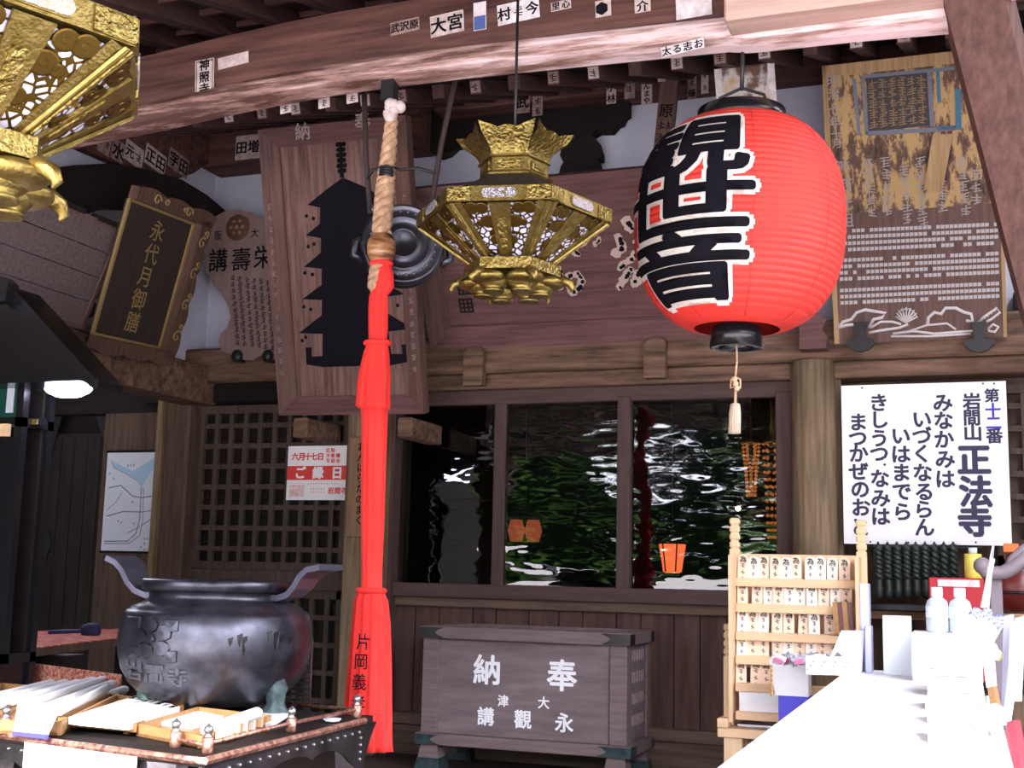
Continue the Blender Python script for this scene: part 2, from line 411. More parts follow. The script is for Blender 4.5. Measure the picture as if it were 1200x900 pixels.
# lattice doors between the left pillars
lx0, lx1 = P(213, 600, WY).x, P(404, 600, WY).x
lz = lambda y: P(300, y, WY).z
def lattice(name, x0, x1, z0, z1, nx, nz, y):
    mb = MB()
    mb.box(x0, x1, y, y+.05, z1-.06, z1).box(x0, x1, y, y+.05, z0, z0+.06).box(x0, x0+.05, y, y+.05, z0, z1).box(x1-.05, x1, y, y+.05, z0, z1)
    for i in range(1, nx):
        a = x0+(x1-x0)*i/nx; mb.box(a-.018, a+.018, y+.004, y+.04, z0, z1)
    for i in range(1, nz):
        a = z0+(z1-z0)*i/nz; mb.box(x0, x1, y+.008, y+.044, a-.018, a+.018)
    return struct(name, mb, 'lattice')
lattice('lattice_door', lx0, lx1, lz(668), lz(474), 11, 8, WY+.02)
lattice('lattice_door', lx0, lx1, .12, lz(690), 11, 5, WY+.02)
struct('trim_10', MB().box(lx0-.03, lx1+.03, WY-.02, WY+.08, lz(690), lz(668), b=.005), 'lattice')
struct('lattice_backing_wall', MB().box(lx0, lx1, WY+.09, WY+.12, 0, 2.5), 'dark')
# dark door leaf beyond the left pillar
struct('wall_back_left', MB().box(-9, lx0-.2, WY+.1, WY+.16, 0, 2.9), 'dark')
dx0, dx1 = P(36, 600, WY).x, P(128, 600, WY).x
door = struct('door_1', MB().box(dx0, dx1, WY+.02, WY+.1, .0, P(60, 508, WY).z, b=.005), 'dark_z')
x = dx0
for i in range(6):
    a = dx0+(dx1-dx0)*i/6; struct('door_board', MB().box(a+.004, a+(dx1-dx0)/6-.004, WY+.005, WY+.03, .05, P(60, 512, WY).z), 'dark_z', door)
def lz2(x, y): p = P(x, y, WY-.01); return (p.x, p.z)
for pts in (((55, 488), (72, 488), (58, 540), (55, 542)), ((112, 488), (134, 488), (134, 545), (120, 510)), ((28, 625), (38, 618), (42, 640), (38, 655), (28, 645)), ((48, 615), (56, 620), (60, 638), (52, 658), (48, 650))):
    struct('hinge_plate', MB().prism([lz2(*p) for p in pts], WY-.01, WY+.01), 'iron', door)
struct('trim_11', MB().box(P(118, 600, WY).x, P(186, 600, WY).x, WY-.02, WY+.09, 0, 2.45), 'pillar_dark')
struct('trim_12', MB().box(-9, -5.8, WY-.04, WY+.1, P(60, 487, WY).z, P(60, 455, WY).z), 'dark')
# upper left wall: beam, plaster, arched black beam, ragged eaves board
struct('trim_13', MB().box(XL-.15, XL+.12, 1.6, WY-.05, 2.44, 2.72, b=.015), 'lintel')
struct('wall_left', MB().box(XL-.2, XL-.1, 1.6, WY+.14, 2.7, 7.5), 'plaster')
yz = lambda x, y, X=XL: (PX(x, y, X).y, PX(x, y, X).z)
struct('trim_14', MB().prism([yz(*p) for p in ((20, 215), (45, 203), (75, 195), (110, 193), (150, 198), (200, 212), (230, 230), (256, 252), (256, 268), (235, 265), (200, 254), (165, 246), (130, 244), (100, 248), (60, 262), (20, 280))], XL-.1, XL+.1, 'x'), 'dark')
struct('trim_15', MB().prism([yz(*p) for p in ((60, 150), (88, 172), (130, 190), (175, 203), (205, 210), (225, 203), (240, 192), (250, 188), (256, 192), (260, 206), (264, 206), (266, 188), (266, 120), (60, 120))], XL-.05, XL+.02, 'x'), 'beam')
struct('wall_left_shade', MB().box(-8.9, -8.8, 1.2, WY+.2, 0, 4.4), 'dark')  # unseen, added to close the left off from daylight
struct('trim_16', MB().box(-5.45, -3.6, WY-.2, WY+.1, P(290, 190, WY-.2).z, 4.8), 'beam')
for k, yy in enumerate((1.6, 4.2)): struct('pillar', MB().box(XL-.17, XL+.09, yy, yy+.24, 0, 2.46, b=.02), 'pillar_dark')
# right of the sign: lattice, office corner
lattice('lattice_window', P(1168, 600, WY).x, .72, 1.35, 2.45, 3, 8, WY+.03)
struct('wall_back_right', MB().box(-.75, 1.6, WY+.12, WY+.16, 0, 7.5), 'pillar_dark')
struct('wall_porch_shade', MB().box(-6.4, -6.2, .3, 6.2, 0, 5.2), 'dark')  # unseen wall added to darken the left side
struct('wall_right', MB().box(1.5, 1.6, 5.6, WY+.2, 0, 4.4), 'board')
struct('trim_17', MB().box(-.72, .9, WY-.16, WY-.02, 1.02, 1.07, b=.005), 'pale')           # shelf under the sign
struct('added_dark_boards', MB().box(.33, 1.6, WY-.1, WY+.08, 3.5, 7.4).box(.33, 1.6, WY-.05, WY+.08, 2.86, 3.0), 'dark')  # dark boards added so the upper right stays dark
struct('trim_24', MB().box(.62, 1.6, WY-.1, WY+.08, 2.5, 4), 'pillar_dark')
# the room behind the window
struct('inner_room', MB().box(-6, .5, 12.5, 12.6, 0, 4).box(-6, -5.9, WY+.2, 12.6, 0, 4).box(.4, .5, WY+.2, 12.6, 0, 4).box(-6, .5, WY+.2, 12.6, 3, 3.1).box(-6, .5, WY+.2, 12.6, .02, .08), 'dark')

# ---------------- front rainbow beam
def beam():
    Yb = 5.3
    xs = [-5.52, -4.9, -4.5, -4.06, -3.65, -3.25, -2.95, -2.65, -2.25, -1.85, -1.4, -.95, -.87, -.8, -.4, 0, .12]
    bot = [3.44, 3.48, 3.51, 3.54, 3.58, 3.61, 3.625, 3.63, 3.628, 3.62, 3.61, 3.60, 3.585, 3.58, 3.575, 3.56, 3.55]
    rings = []; r2 = []
    for x, b in zip(xs, bot):
        b += .04
        pr = [(.17, b+.03), (.10, b-.005), (.045, b+.005), (.0, b+.025), (-.02, b+.055), (-.024, b+.09), (-.012, b+.115), (.015, b+.125), (.0, b+.16), (-.004, b+.3), (.02, b+.41), (.17, b+.42)]
        rings.append([(x, Yb+u, v) for u, v in pr])
    lo = MB().loft([[r[i] for i in (0, 1, 2, 3, 4, 5, 6, 7)]+[(r[0][0], Yb+.16, r[7][2])] for r in rings], smooth=False)
    up = MB().loft([[r[i] for i in (7, 8, 9, 10, 11)]+[(r[0][0], Yb+.17, r[7][2])] for r in rings])
    o = struct('trim_18', up, 'beam')
    struct('worn_bounce_lower_edge', lo, M['beam_pale_edge'], o)
    struct('trim_19', MB().box(-5.5, .1, 5.48, 5.62, P(455, 103, 5.62).z, 4.0), 'beam')
def pale_edge():  # worn pale wood, with light bounced off the ground put into its colour
    m = mat('worn_bounce_lit_beam_edge', (.5, .35, .33), .6, spec=.4)
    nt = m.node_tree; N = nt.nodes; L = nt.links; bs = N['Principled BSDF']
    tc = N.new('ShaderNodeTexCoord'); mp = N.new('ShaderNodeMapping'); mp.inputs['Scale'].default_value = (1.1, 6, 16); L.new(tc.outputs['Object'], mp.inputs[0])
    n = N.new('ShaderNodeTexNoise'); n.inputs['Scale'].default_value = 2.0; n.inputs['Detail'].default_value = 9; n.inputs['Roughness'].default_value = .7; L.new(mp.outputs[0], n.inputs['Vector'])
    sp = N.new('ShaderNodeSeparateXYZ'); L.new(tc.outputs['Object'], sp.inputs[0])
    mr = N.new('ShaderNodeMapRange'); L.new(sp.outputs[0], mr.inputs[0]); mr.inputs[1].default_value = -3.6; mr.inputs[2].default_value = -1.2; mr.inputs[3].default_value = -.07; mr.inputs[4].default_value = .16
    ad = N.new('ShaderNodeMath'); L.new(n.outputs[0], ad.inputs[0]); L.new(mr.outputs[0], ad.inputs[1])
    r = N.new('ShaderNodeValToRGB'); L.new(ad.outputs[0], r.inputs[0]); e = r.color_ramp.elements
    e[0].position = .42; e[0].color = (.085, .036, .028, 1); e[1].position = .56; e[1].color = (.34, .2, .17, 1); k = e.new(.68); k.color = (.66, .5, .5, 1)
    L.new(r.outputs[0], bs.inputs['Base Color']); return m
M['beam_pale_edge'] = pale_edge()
beam()
# fresh timber lying over the right end of the beam
struct('trim_20', MB().box(P(852, 10, 5.2).x, .3, 5.12, 5.3, P(950, 14, 5.15).z, P(950, 14, 5.15).z+.3, b=.01), 'worn_plank')
# oblique brace at the right
a, b = P(1132, -30, 5.25), P(1225, 340, 6.0)
ax = (b-a).normalized(); sx = ax.cross(Vector((0, 1, 0))).normalized(); sy = sx.cross(ax)
T = Matrix((sx, sy, ax)).transposed().to_4x4(); T.translation = a
L_ = (b-a).length
struct('trim_21', MB().prism([(-.12, -.1), (-.12, .1), (.16, .1), (.16, -.02), (.11, -.1)], -.3, L_+.3, 'z', T), wood('brace_wood', (.12, .058, .048), 'Z', .5, 2, bump=.1))
# rafters of the hall eave, their cut ends facing out
k = 0
for i in range(25):
    x = -5.2+.2375*i
    Tm = Matrix.Translation((x, 6.35, 4.03)) @ Matrix.Rotation(.36, 4, 'X')
    o = struct('rafter_beam', MB().box(-.036, .036, 0, 2.0, -.04, .04, Tm), 'rafter')
struct('ceiling', MB().box(-5.4, .9, 6.2, 8.3, .045, .07, Matrix.Translation((0, 0, 0)) @ Matrix.Translation((0, 6.35, 4.03)) @ Matrix.Rotation(.36, 4, 'X') @ Matrix.Translation((0, -6.35, 0))), 'dark')
# porch ceiling: boards, cross battens and rafters, sloping down to the eaves at the front
Tc = Matrix.Translation((0, 6.4, 4.62)) @ Matrix.Rotation(.255, 4, 'X')
struct('porch_ceiling', MB().box(-9, 1.2, -6.4, 1.9, .08, .16, Tc), 'roofboard')
for i in range(17):
    x = -6.2+.46*i
    struct('porch_rafter_beam', MB().box(x-.05, x+.05, -6.38, 1.8, -.03, .08, Tc), 'rafter')
for i in range(19):
    y = -6.2+.42*i
    struct('porch_batten_beam', MB().box(-6.5, 1.2, y-.02, y+.02, .045, .085, Tc), 'beam')

# ------------------------------------------------------------------ lanterns
def gilt_lantern(T, label):
    """hexagonal hanging temple lantern; origin at the centre of the upper band's lower edge"""
    t = thing('gilt_hanging_lantern', label, 'lantern', T)
    def hexr(r, z): return [(r*sin(pi/6+i*pi/3), -r*cos(pi/6+i*pi/3), z) for i in range(6)]
    Rb, Rt = .40, .15
    zt = -.245; ZS = Matrix.Diagonal((1, 1, .7, 1))
    MB().loft([hexr(Rb-.02, .0), hexr(Rb, 0), hexr(Rb, .085), hexr(Rb-.02, .088)], cap=True).build('band', 'gold', t)
    # embossed corner plates and little paper grilles on the band
    for i in range(6):
        Tm = Matrix.Rotation(i*pi/3, 4, 'Z') @ Matrix.Translation((0, -Rb*cos(pi/6), .0425))
        w = Rb/2
        for s in (-1, 1):
            MB().box(min(s*w, s*(w-.09)), max(s*w, s*(w-.09)), -.005, .002, -.038, .038, Tm).build('corner_plate', 'gold_emb', t)
        el = []
        for k in range(24):
            a = 2*pi*k/24; el.append(((.045 if cos(a) > 0 else -.045)+.024*cos(a), .028*sin(a)))
        ge = MB().prism([(x*1.1, z*1.16) for x, z in el], -.004, .002, 'y', Tm).build('grille_frame', 'gold', t)
        MB().prism(el, -.007, .0, 'y', Tm).build('paper_grille', 'grille', t)
    # tapering sides: openwork panel, centre rib, corner ribs, rosettes
    pn = MB().loft([hexr(Rt, zt), hexr(Rb-.025, -.006)], cap=False)
    pn.build('openwork_panel', 'openwork', t, 'pierced gilt panels over white paper')
    ce = MB()
    top = hexr(Rb-.015, -.004); bo = hexr(Rt+.004, zt)
    for i in range(6):
        ros = MB(); A, B = Vector(top[i]), Vector(bo[i]); A2, B2 = Vector(top[(i+1) % 6]), Vector(bo[(i+1) % 6])
        MB().tube([A, B], .011, 6, False).build('corner_rib', 'gold', t)
        fx = (A2-A).normalized(); n = (B-A).cross(fx).normalized()
        if n.dot(Vector((A.x+A2.x, A.y+A2.y, -.3))) < 0: n = -n
        for (u, wd, hh) in ((0.035, .06, .006), (.965, .06, .006), (.5, .085, .01)):
            a = A.lerp(A2, u); b = B.lerp(B2, u); d = (b-a).normalized(); sx = n.cross(d).normalized()
            w0 = wd/2 if u == .5 else wd/2; w1 = w0*.55
            vs = [a-sx*w0, a+sx*w0, b+sx*w1, b-sx*w1]
            MB().add([v+n*hh for v in vs]+[v-n*.002 for v in vs], [(0, 1, 2, 3), (7, 6, 5, 4), (0, 4, 5, 1), (1, 5, 6, 2), (2, 6, 7, 3), (3, 7, 4, 0)]).build('rib', 'gold', t)
            if u == .5:   # raised strip with round ends on the middle rib
                aa, bb = a.lerp(b, .26), a.lerp(b, .8)
                vs = [aa-sx*w0*.45, aa+sx*w0*.45, bb+sx*w1*.5, bb-sx*w1*.5]
                ce.add([v+n*(hh+.004) for v in vs]+[v+n*hh for v in vs], [(0, 1, 2, 3), (7, 6, 5, 4), (0, 4, 5, 1), (1, 5, 6, 2), (2, 6, 7, 3), (3, 7, 4, 0)])
        # slim bright bead along each corner
        ce.tube([A+n*.012, B+n*.012], .004, 6, False)
        for (u, v, r) in ((.19, .1, .028), (.33, .33, .03), (.3, .1, .026), (.36, .66, .022), (.81, .1, .028), (.67, .33, .03), (.7, .1, .026), (.64, .66, .022), (.22, .36, .016), (.78, .36, .016)):
            c = A.lerp(A2, u).lerp(B.lerp(B2, u), v)
            Tm = Matrix((fx, fx.cross(n), n)).transposed().to_4x4(); Tm.translation = c
            Tm = Tm @ Matrix.Diagonal((1, 1.2, 1, 1)); ros.lathe([(r, -.002), (r, .005), (r*.85, .0065), (r*.3, .0065), (r*.25, .009)], 16, Tm, smooth=False)
        ros.build('rosette_pattern', 'gold_dark', t)
    ce.build('rib_bead_trim', 'gold_emb', t)
    # base box, petals and feet
    MB().loft([hexr(.185, zt-.005), hexr(.2, zt-.005), hexr(.2, zt-.07), hexr(.165, zt-.075)]).build('base', 'gold_emb', t)
    for i in range(6):
        pe = MB(); ft = MB()
        a = i*pi/3+pi/6
        Tm = Matrix.Rotation(a, 4, 'Z') @ Matrix.Translation((0, -.15, zt-.108))
        pe.ball((0, 0, 0), .08, 18, Tm, (1.0, .85, .5))
        pe.tube([Tm @ Vector((0, -.05, .02)), Tm @ Vector((0, -.085, -.0)), Tm @ Vector((0, -.1, -.03)), Tm @ Vector((0, -.092, -.05))], [.03, .022, .012, .004], 8)
        Tf = Matrix.Rotation(a, 4, 'Z') @ Matrix.Translation((0, -.115, zt-.185))
        ft.lathe([(.035, 0), (.044, .0), (.044, .012), (.035, .016), (.05, .03), (.064, .05), (.069, .07), (.058, .08), (.02, .085)], 18, Tf)
        pe.build('petal', 'gold', t); ft.build('foot', 'gold', t)
    
    # roof, neck and flaring scalloped crown
    MB().loft([hexr(Rb-.03, .086), hexr(.31, .125), hexr(.225, .19), hexr(.15, .255)]).build('roof', 'lantern_roof', t)
    MB().loft([hexr(.16, .25), hexr(.165, .26), hexr(.16, .27), hexr(.142, .275), hexr(.142, .355), hexr(.154, .36), hexr(.154, .372), hexr(.14, .375)]).build('neck', 'gold', t)
    for i in range(6):
        Tm = Matrix.Rotation(i*pi/3, 4, 'Z') @ Matrix.Translation((0, -.142*cos(pi/6), .315))
        MB().box(-.045, .045, -.006, .002, -.026, .026, Tm).box(-.028, .028, -.01, .002, -.012, .012, Tm).build('neck_plate', 'gold_emb', t)
    cw = MB()
    for i in range(6):
        rows = []
        for k in range(7):
            f = k/6; rr = .145+.085*f**1.7; z = .372+.125*f
            h = rr/2; row = []
            for j in range(13):
                u = j/12; zz = z
                if k == 6: zz += .036*(abs(u-.5)*2)**4+.016*abs(sin(3*pi*u))
                sp = f*f*.02*(abs(u-.5)*2)**4
                row.append((h*(2*u-1), -(rr*cos(pi/6)+sp), zz))
            rows.append(row)
        Tm = Matrix.Rotation(i*pi/3, 4, 'Z')
        back = [[(x, y+.006, z) for x, y, z in r_] for r_ in rows]
        for grid in (rows, back):
            vs = [p_ for r_ in grid for p_ in r_]; cw.add(vs, [(a_*13+b_, a_*13+b_+1, a_*13+b_+14, a_*13+b_+13) for a_ in range(6) for b_ in range(12)], Tm, True)
    cw.build('crown', 'gold_emb', t)
    for ch in t.children:
        ch.data.transform(ZS)
    MB().tube([(0, 0, .19), (0, 0, 1.1)], .006).build('hanging_rod', 'iron', t)
    return t
gl = P(605, 237, 4.6)
GL1 = gilt_lantern(Matrix.Translation(P(601, 264, 4.6)) @ Matrix.Rotation(R(11), 4, 'Z'), 'gilt hexagonal hanging lantern with pierced sides beside the red lantern')
copy_tree(GL1, Matrix.Translation((-1.904, 1.868, 2.257)) @ Matrix.Rotation(R(6.7), 4, 'Z'), 'large close gilt hanging lantern cut off by the photo\'s top left corner')

# red paper lantern ---------------------------------------------------------
def red_lantern():
    c = P(866, 264, 5.4); Rr, Hh = .463, .475
    T = Matrix.Translation(c) @ Matrix.Rotation(R(1.5), 4, 'Y')
    t = thing('red_paper_lantern', 'big red paper lantern with black brushed characters and black rings', 'lantern', T)
    rb = 0.19
    def rad(z):
        u = min(1, abs(z)/Hh); return rb+(Rr-rb)*max(0, 1-u**2.5)**.62
    prof = []; NR = 34
    for k in range(NR*8+1):
        z = -Hh+2*Hh*k/(NR*8); ph = (k % 8)/8
        prof.append((rad(z)+.0055*sin(pi*ph)*min(1, 6*(1-abs(z)/Hh)+.3)-.002, z))
    MB().lathe(prof, 96, cap=False).build('paper_body', 'red_paper', t)
    MB().lathe([(.13, Hh-.02), (rb+.0, Hh-.03), (rb+.008, Hh-.03), (rb+.008, Hh+.055), (rb-.005, Hh+.06), (rb-.03, Hh+.06), (rb-.03, Hh), (.1, Hh)], 48).build('top_ring', 'black', t)
    MB().lathe([(.1, -Hh+.01), (.11, -Hh-.01), (.118, -Hh-.085), (.085, -Hh-.085), (.083, -Hh-.05), (.09, -Hh+.005)], 48, cap=False).lathe([(.0005, -Hh-.04), (.085, -Hh-.04)], 32, cap=False).build('bottom_ring', 'black', t)
    # seams of the paper gores
    sm = MB()
    for k in range(8):
        a = k*pi/4+.3; sm.tube([((rad(z)+.0055)*cos(a), (rad(z)+.0055)*sin(a), z) for z in [Hh*(-.97+1.94*i/40) for i in range(41)]], .0012, 4)
    sm.build('gore_seam', mat('seam_red', (.35, .03, .03), .8), t)
    # lettering wrapped round the body: white edge then black
    def letters(bold, lift, name, m_):
        mb = MB(); ang0 = R(-80-37)
        specs = [('観', .25, .30, 1.0), ('世', -.01, .29, 1.14), ('音', -.275, .28, 1.14)]
        for ch, zc, size, wd in specs:
            g = MB(); vs_, fs_ = glyph(ch); ez = bold; ex = bold/2.3
            for k in range(11): g.add([(a_+(ex*cos(.2*pi*k) if k else 0), 0, b_+(ez*sin(.2*pi*k) if k else 0)) for a_, b_ in vs_], fs_)
            me = bpy.data.meshes.new('x'); me.from_pydata([(v[0], v[2], 0) for v in g.v], [], g.f)
            bm = bmesh.new(); bm.from_mesh(me)
            for ax_ in (0, 1):
                for k in range(-13, 14):
                    no = (1, 0, 0) if ax_ == 0 else (0, 1, 0); co = (k/22, 0, 0) if ax_ == 0 else (0, k/22, 0)
                    bmesh.ops.bisect_plane(bm, geom=bm.verts[:]+bm.edges[:]+bm.faces[:], plane_co=co, plane_no=no)
            bm.verts.ensure_lookup_table()
            vs = []
            for v in bm.verts:
                z = zc+v.co.y*size; r = rad(z)+.0065+lift
                a = ang0+v.co.x*size*wd*2.35/Rr
                vs.append((r*cos(a), r*sin(a), z))
            mb.add(vs, [tuple(x.index for x in f.verts) for f in bm.faces])
            bm.free(); bpy.data.meshes.remove(me)
        return mb.build(name, m_, t, fix=False)
    letters(.105, .0, 'lettering_edge', mat('lantern_white', (.72, .66, .6), .8))
    letters(.04, .004, 'lettering', 'ink')
    # hanger
    MB().tube([(-.13, 0, Hh+.05), (-.1, 0, Hh+.13), (0, 0, Hh+.17), (.1, 0, Hh+.13), (.13, 0, Hh+.05)], .008).tube([(0, 0, Hh+.16), (0, 0, Hh+.42)], .01).build('hanger', 'iron', t)
    # cord with knot and tassel
    zb = -Hh-.06; z1 = T.inverted() @ P(865, 508, 5.4)
    cd = MB().tube([(0, 0, zb), (.004, 0, -.62), (-.003, 0, -.7)], .005)
    for k in range(3): cd.ball((.006*(k-1), 0, -.70-.02*k), .014, 10)
    for s in (-1, 1): cd.tube([(0, 0, -.69), (.02*s, 0, -.70), (.022*s, 0, -.74), (.003*s, 0, -.73)], .004, 6)
    cd.tube([(0, 0, -.74), (0, 0, -.82)], .006)
    cd.build('cord', 'rope', t, 'straw cord')
    ts = MB()
    for k in range(14):
        a = k*2*pi/14; ts.tube([(.016*cos(a), .016*sin(a), -.81), (.021*cos(a), .021*sin(a), -.85), (.022*cos(a), .022*sin(a), z1.z)], .0055, 5)
    ts.ball((0, 0, -.825), .022, 12)
    ts.build('tassel', mat('tassel_cream', (.5, .4, .3), .9), t, 'cream tassel')
red_lantern()

# gong and bell rope ---------------------------------------------------------
def gong():
    c = P(472, 289, 5.62)
    T = Matrix.Translation(c) @ Matrix.Rotation(R(26), 4, 'Z') @ Matrix.Rotation(R(90), 4, 'X') @ Matrix.Scale(1.12, 4)
    t = thing('crocodile_mouth_gong', 'dark bronze disc gong hanging behind the bell rope', 'gong', T)
    MB().lathe([(.0005, .07), (.06, .07), (.064, .078), (.07, .07), (.115, .068), (.12, .076), (.126, .068), (.17, .06), (.175, .066), (.185, .055), (.192, .03), (.187, .012), (.18, 0), (.187, -.012), (.192, -.03), (.185, -.055), (.15, -.065), (.0005, -.07)], 56, cap=False).build('disc', 'bronze', t)
    st = MB()
    for k in range(26):
        a = k*2*pi/26; st.ball((.148*cos(a), .148*sin(a), .066), .007, 8)
    st.build('stud', mat('stud_bronze', (.3, .3, .34), .35, .9), t)
    lg = MB()
    for s in (-1, 1):
        lg.tube([(s*.125, .14, 0), (s*.15, .18, 0), (s*.135, .2, 0), (s*.115, .185, 0), (s*.12, .15, 0)], .012, 8)
        lg.tube([(s*.185, .03, 0), (s*.215, .01, 0), (s*.22, -.05, 0), (s*.175, -.075, 0)], .02, 8)
    lg.build('lug', 'bronze', t)
    Ti = T.inverted()
    for a, b in (((427, 108), (434, 250)), ((534, 92), (505, 243))):
        MB().tube([Ti @ P(*a, 5.62), Ti @ P((a[0]+b[0])/2-2, (a[1]+b[1])/2, 5.63), Ti @ P(*b, 5.62)], .013, 8).build('hanging_strap', mat('strap_brown', (.04, .025, .022), .8), t)
gong()

def bell_rope():
    Yr = 5.36
    top = P(457, 96, Yr)
    t = thing('bell_rope', 'straw bell rope with wooden ball and long red cloth streamers', 'bell rope', top)
    Ti = Matrix.Translation(-top)
    L = lambda x, y, Y=Yr: Ti @ P(x, y, Y)
    rp = MB()
    def strands(pts, r, turns, n=3):
        tot = len(pts)-1; N = 70
        for s in range(n):
            path = []; rr = []
            for k in range(N+1):
                f = k/N*tot; i = min(int(f), tot-1); p = pts[i].lerp(pts[i+1], f-i); rad = r(k/N)
                a = 2*pi*(s/n)+turns*2*pi*k/N
                path.append(p+Vector((cos(a)*rad*.55, sin(a)*rad*.55, 0))); rr.append(rad*.62)
            rp.tube(path, rr, 8)
    strands([L(460, 125), L(457, 165), L(453, 205), L(450, 235), L(447, 275)], lambda f: .026+.018*min(1, f*1.6), -5)
    strands([L(446, 300), L(443, 322), L(441, 343)], lambda f: .042 if f < .8 else .042-.02*(f-.8)/.2, -1.8)
    rp.build('rope', 'rope', t)
    MB().box(-.035, .035, -.03, .03, -.1, .06).build('iron_eye', 'iron', t)
    kn = MB(); c = L(460, 131)
    for k in range(9):
        a = k*.9; kn.ball((c.x+.035*cos(a)*(.4+.1*(k % 3)), c.y-.02, c.z+.035*sin(a)), .022+.004*(k % 3), 10)
    c2 = L(464, 128); kn.ball((c2.x+.02, c2.y, c2.z+.01), .033, 10)
    kn.build('paper_knot', mat('pale_cord', (.6, .5, .48), .9), t, 'pale twisted paper knot')
    b = L(447, 291); MB().lathe([(.02, -.075), (.05, -.068), (.068, -.04), (.072, 0), (.068, .04), (.05, .068), (.02, .075)], 28, Matrix.Translation(b)).build('wooden_ball', tex(mat('ball_wood', (.35, .17, .07), .4), 9, (.11, .04, .02), (.35, .16, .06), .4, .55, (1, 1, 5), 6, 0, c3=(.6, .36, .16), p3=.7), t)
    # black tie cord across
    tc = MB().tube([L(430, 210), L(437, 199), L(446, 197), L(455, 195), L(470, 199), L(490, 197), L(510, 203)], .008, 6)
    for k in range(4): tc.tube([L(445, 196+k*3, Yr-.045), L(453, 194+k*3, Yr-.05), L(461, 197+k*3, Yr-.03)], .007, 6)
    tc.build('tie_cord', 'iron', t)
    # red cloth: pleated bundle lofted down its length
    def cloth(rows, depth, seed, name, pleats=11):
        rings = []; n = 72
        for (y, xl, xr, amp) in rows:
            a, b_ = L(xl, y), L(xr, y); cx = (a+b_)/2; hw = (b_.x-a.x)/2
            ring = []
            for i in range(n):
                th = 2*pi*i/n
                rr = 1+amp*(.5*sin(pleats*th+seed)+.3*sin(pleats*2.3*th+seed*2+.004*y)+.2*sin(5*th+.01*y))
                ring.append((cx.x+hw*rr*cos(th), cx.y+hw*depth*rr*sin(th), cx.z))
            rings.append(ring)
        return MB().loft(rings, smooth=True).build(name, 'red_cloth', t)
    cloth([(306, 437, 456, .1), (320, 438, 460, .1), (336, 436, 461, .08), (344, 435, 456, .08), (345, 434, 454, .07), (360, 433, 454, .08), (385, 433, 454, .08), (397, 433, 453, .05), (402, 430, 455, .05), (406, 430, 454, .06), (412, 428, 455, .1), (440, 422, 456, .13), (465, 420, 455, .15), (476, 419, 455, .16), (480, 427, 455, .1)], .75, .3, 'upper_streamer')
    cloth([(470, 424, 454, .1), (500, 425, 453, .1), (560, 424, 451, .1), (620, 424, 449, .1), (665, 424, 447, .09), (688, 424, 447, .06), (696, 419, 450, .07), (704, 416, 453, .1), (730, 414, 455, .13), (780, 410, 456, .14), (830, 406, 456, .15), (868, 403, 456, .16), (879, 403, 457, .17)], .6, 1.2, 'lower_streamer')
    for y, xl, xr in ((309, 436, 457), (402, 430, 455), (692, 421, 449)):
        a, b_ = L(xl, y), L(xr, y); c = (a+b_)/2; r = (b_.x-a.x)/2
        MB().tube([(c.x+r*1.04*cos(k*pi/10), c.y+r*.8*sin(k*pi/10), c.z) for k in range(21)], .013, 8).build('cloth_tie', 'red_cloth', t)
    wr = MB()
    for ch, x, y in (('片', 426, 752), ('岡', 423, 775), ('義', 421, 799), ('孝', 420, 824)):
        p = L(x, y, Yr-.125); put(wr, ch, p.x, p.z, .078, .008, p.y, .95)
    w = wr.build('handwriting', 'ink', t, fix=False)
bell_rope()

# ------------------------------------------------------------------ plaques on the upper walls
def framed(name, label, T, w, h, fw, fd, mframe, mpanel, fz=None):
    """a mitred timber frame round a recessed panel; local x right, z up, front at y=0"""
    t = thing(name, label, 'plaque', T)
    fr = MB()
    o = [(0, 0), (w, 0), (w, h), (0, h)]; i_ = [(fw, fw), (w-fw, fw), (w-fw, h-fw), (fw, h-fw)]
    for k in range(4):
        j = (k+1) % 4; A, B, c, d = o[k], o[j], i_[j], i_[k]
        vs = [(A[0], 0, A[1]), (B[0], 0, B[1]), (c[0], fd*.55, c[1]), (d[0], fd*.55, d[1])]
        vb = [(A[0], fd, A[1]), (B[0], fd, B[1]), (c[0], fd, c[1]), (d[0], fd, d[1])]
        MB().add(vs+vb, [(0, 1, 2, 3), (7, 6, 5, 4), (0, 4, 5, 1), (1, 5, 6, 2), (2, 6, 7, 3), (3, 7, 4, 0)]).build('frame_side', mframe[k % 2], t)
    MB().box(fw*.8, w-fw*.8, fd*.7, fd*1.1, fw*.8, h-fw*.8).build('panel', mpanel, t)
    return t

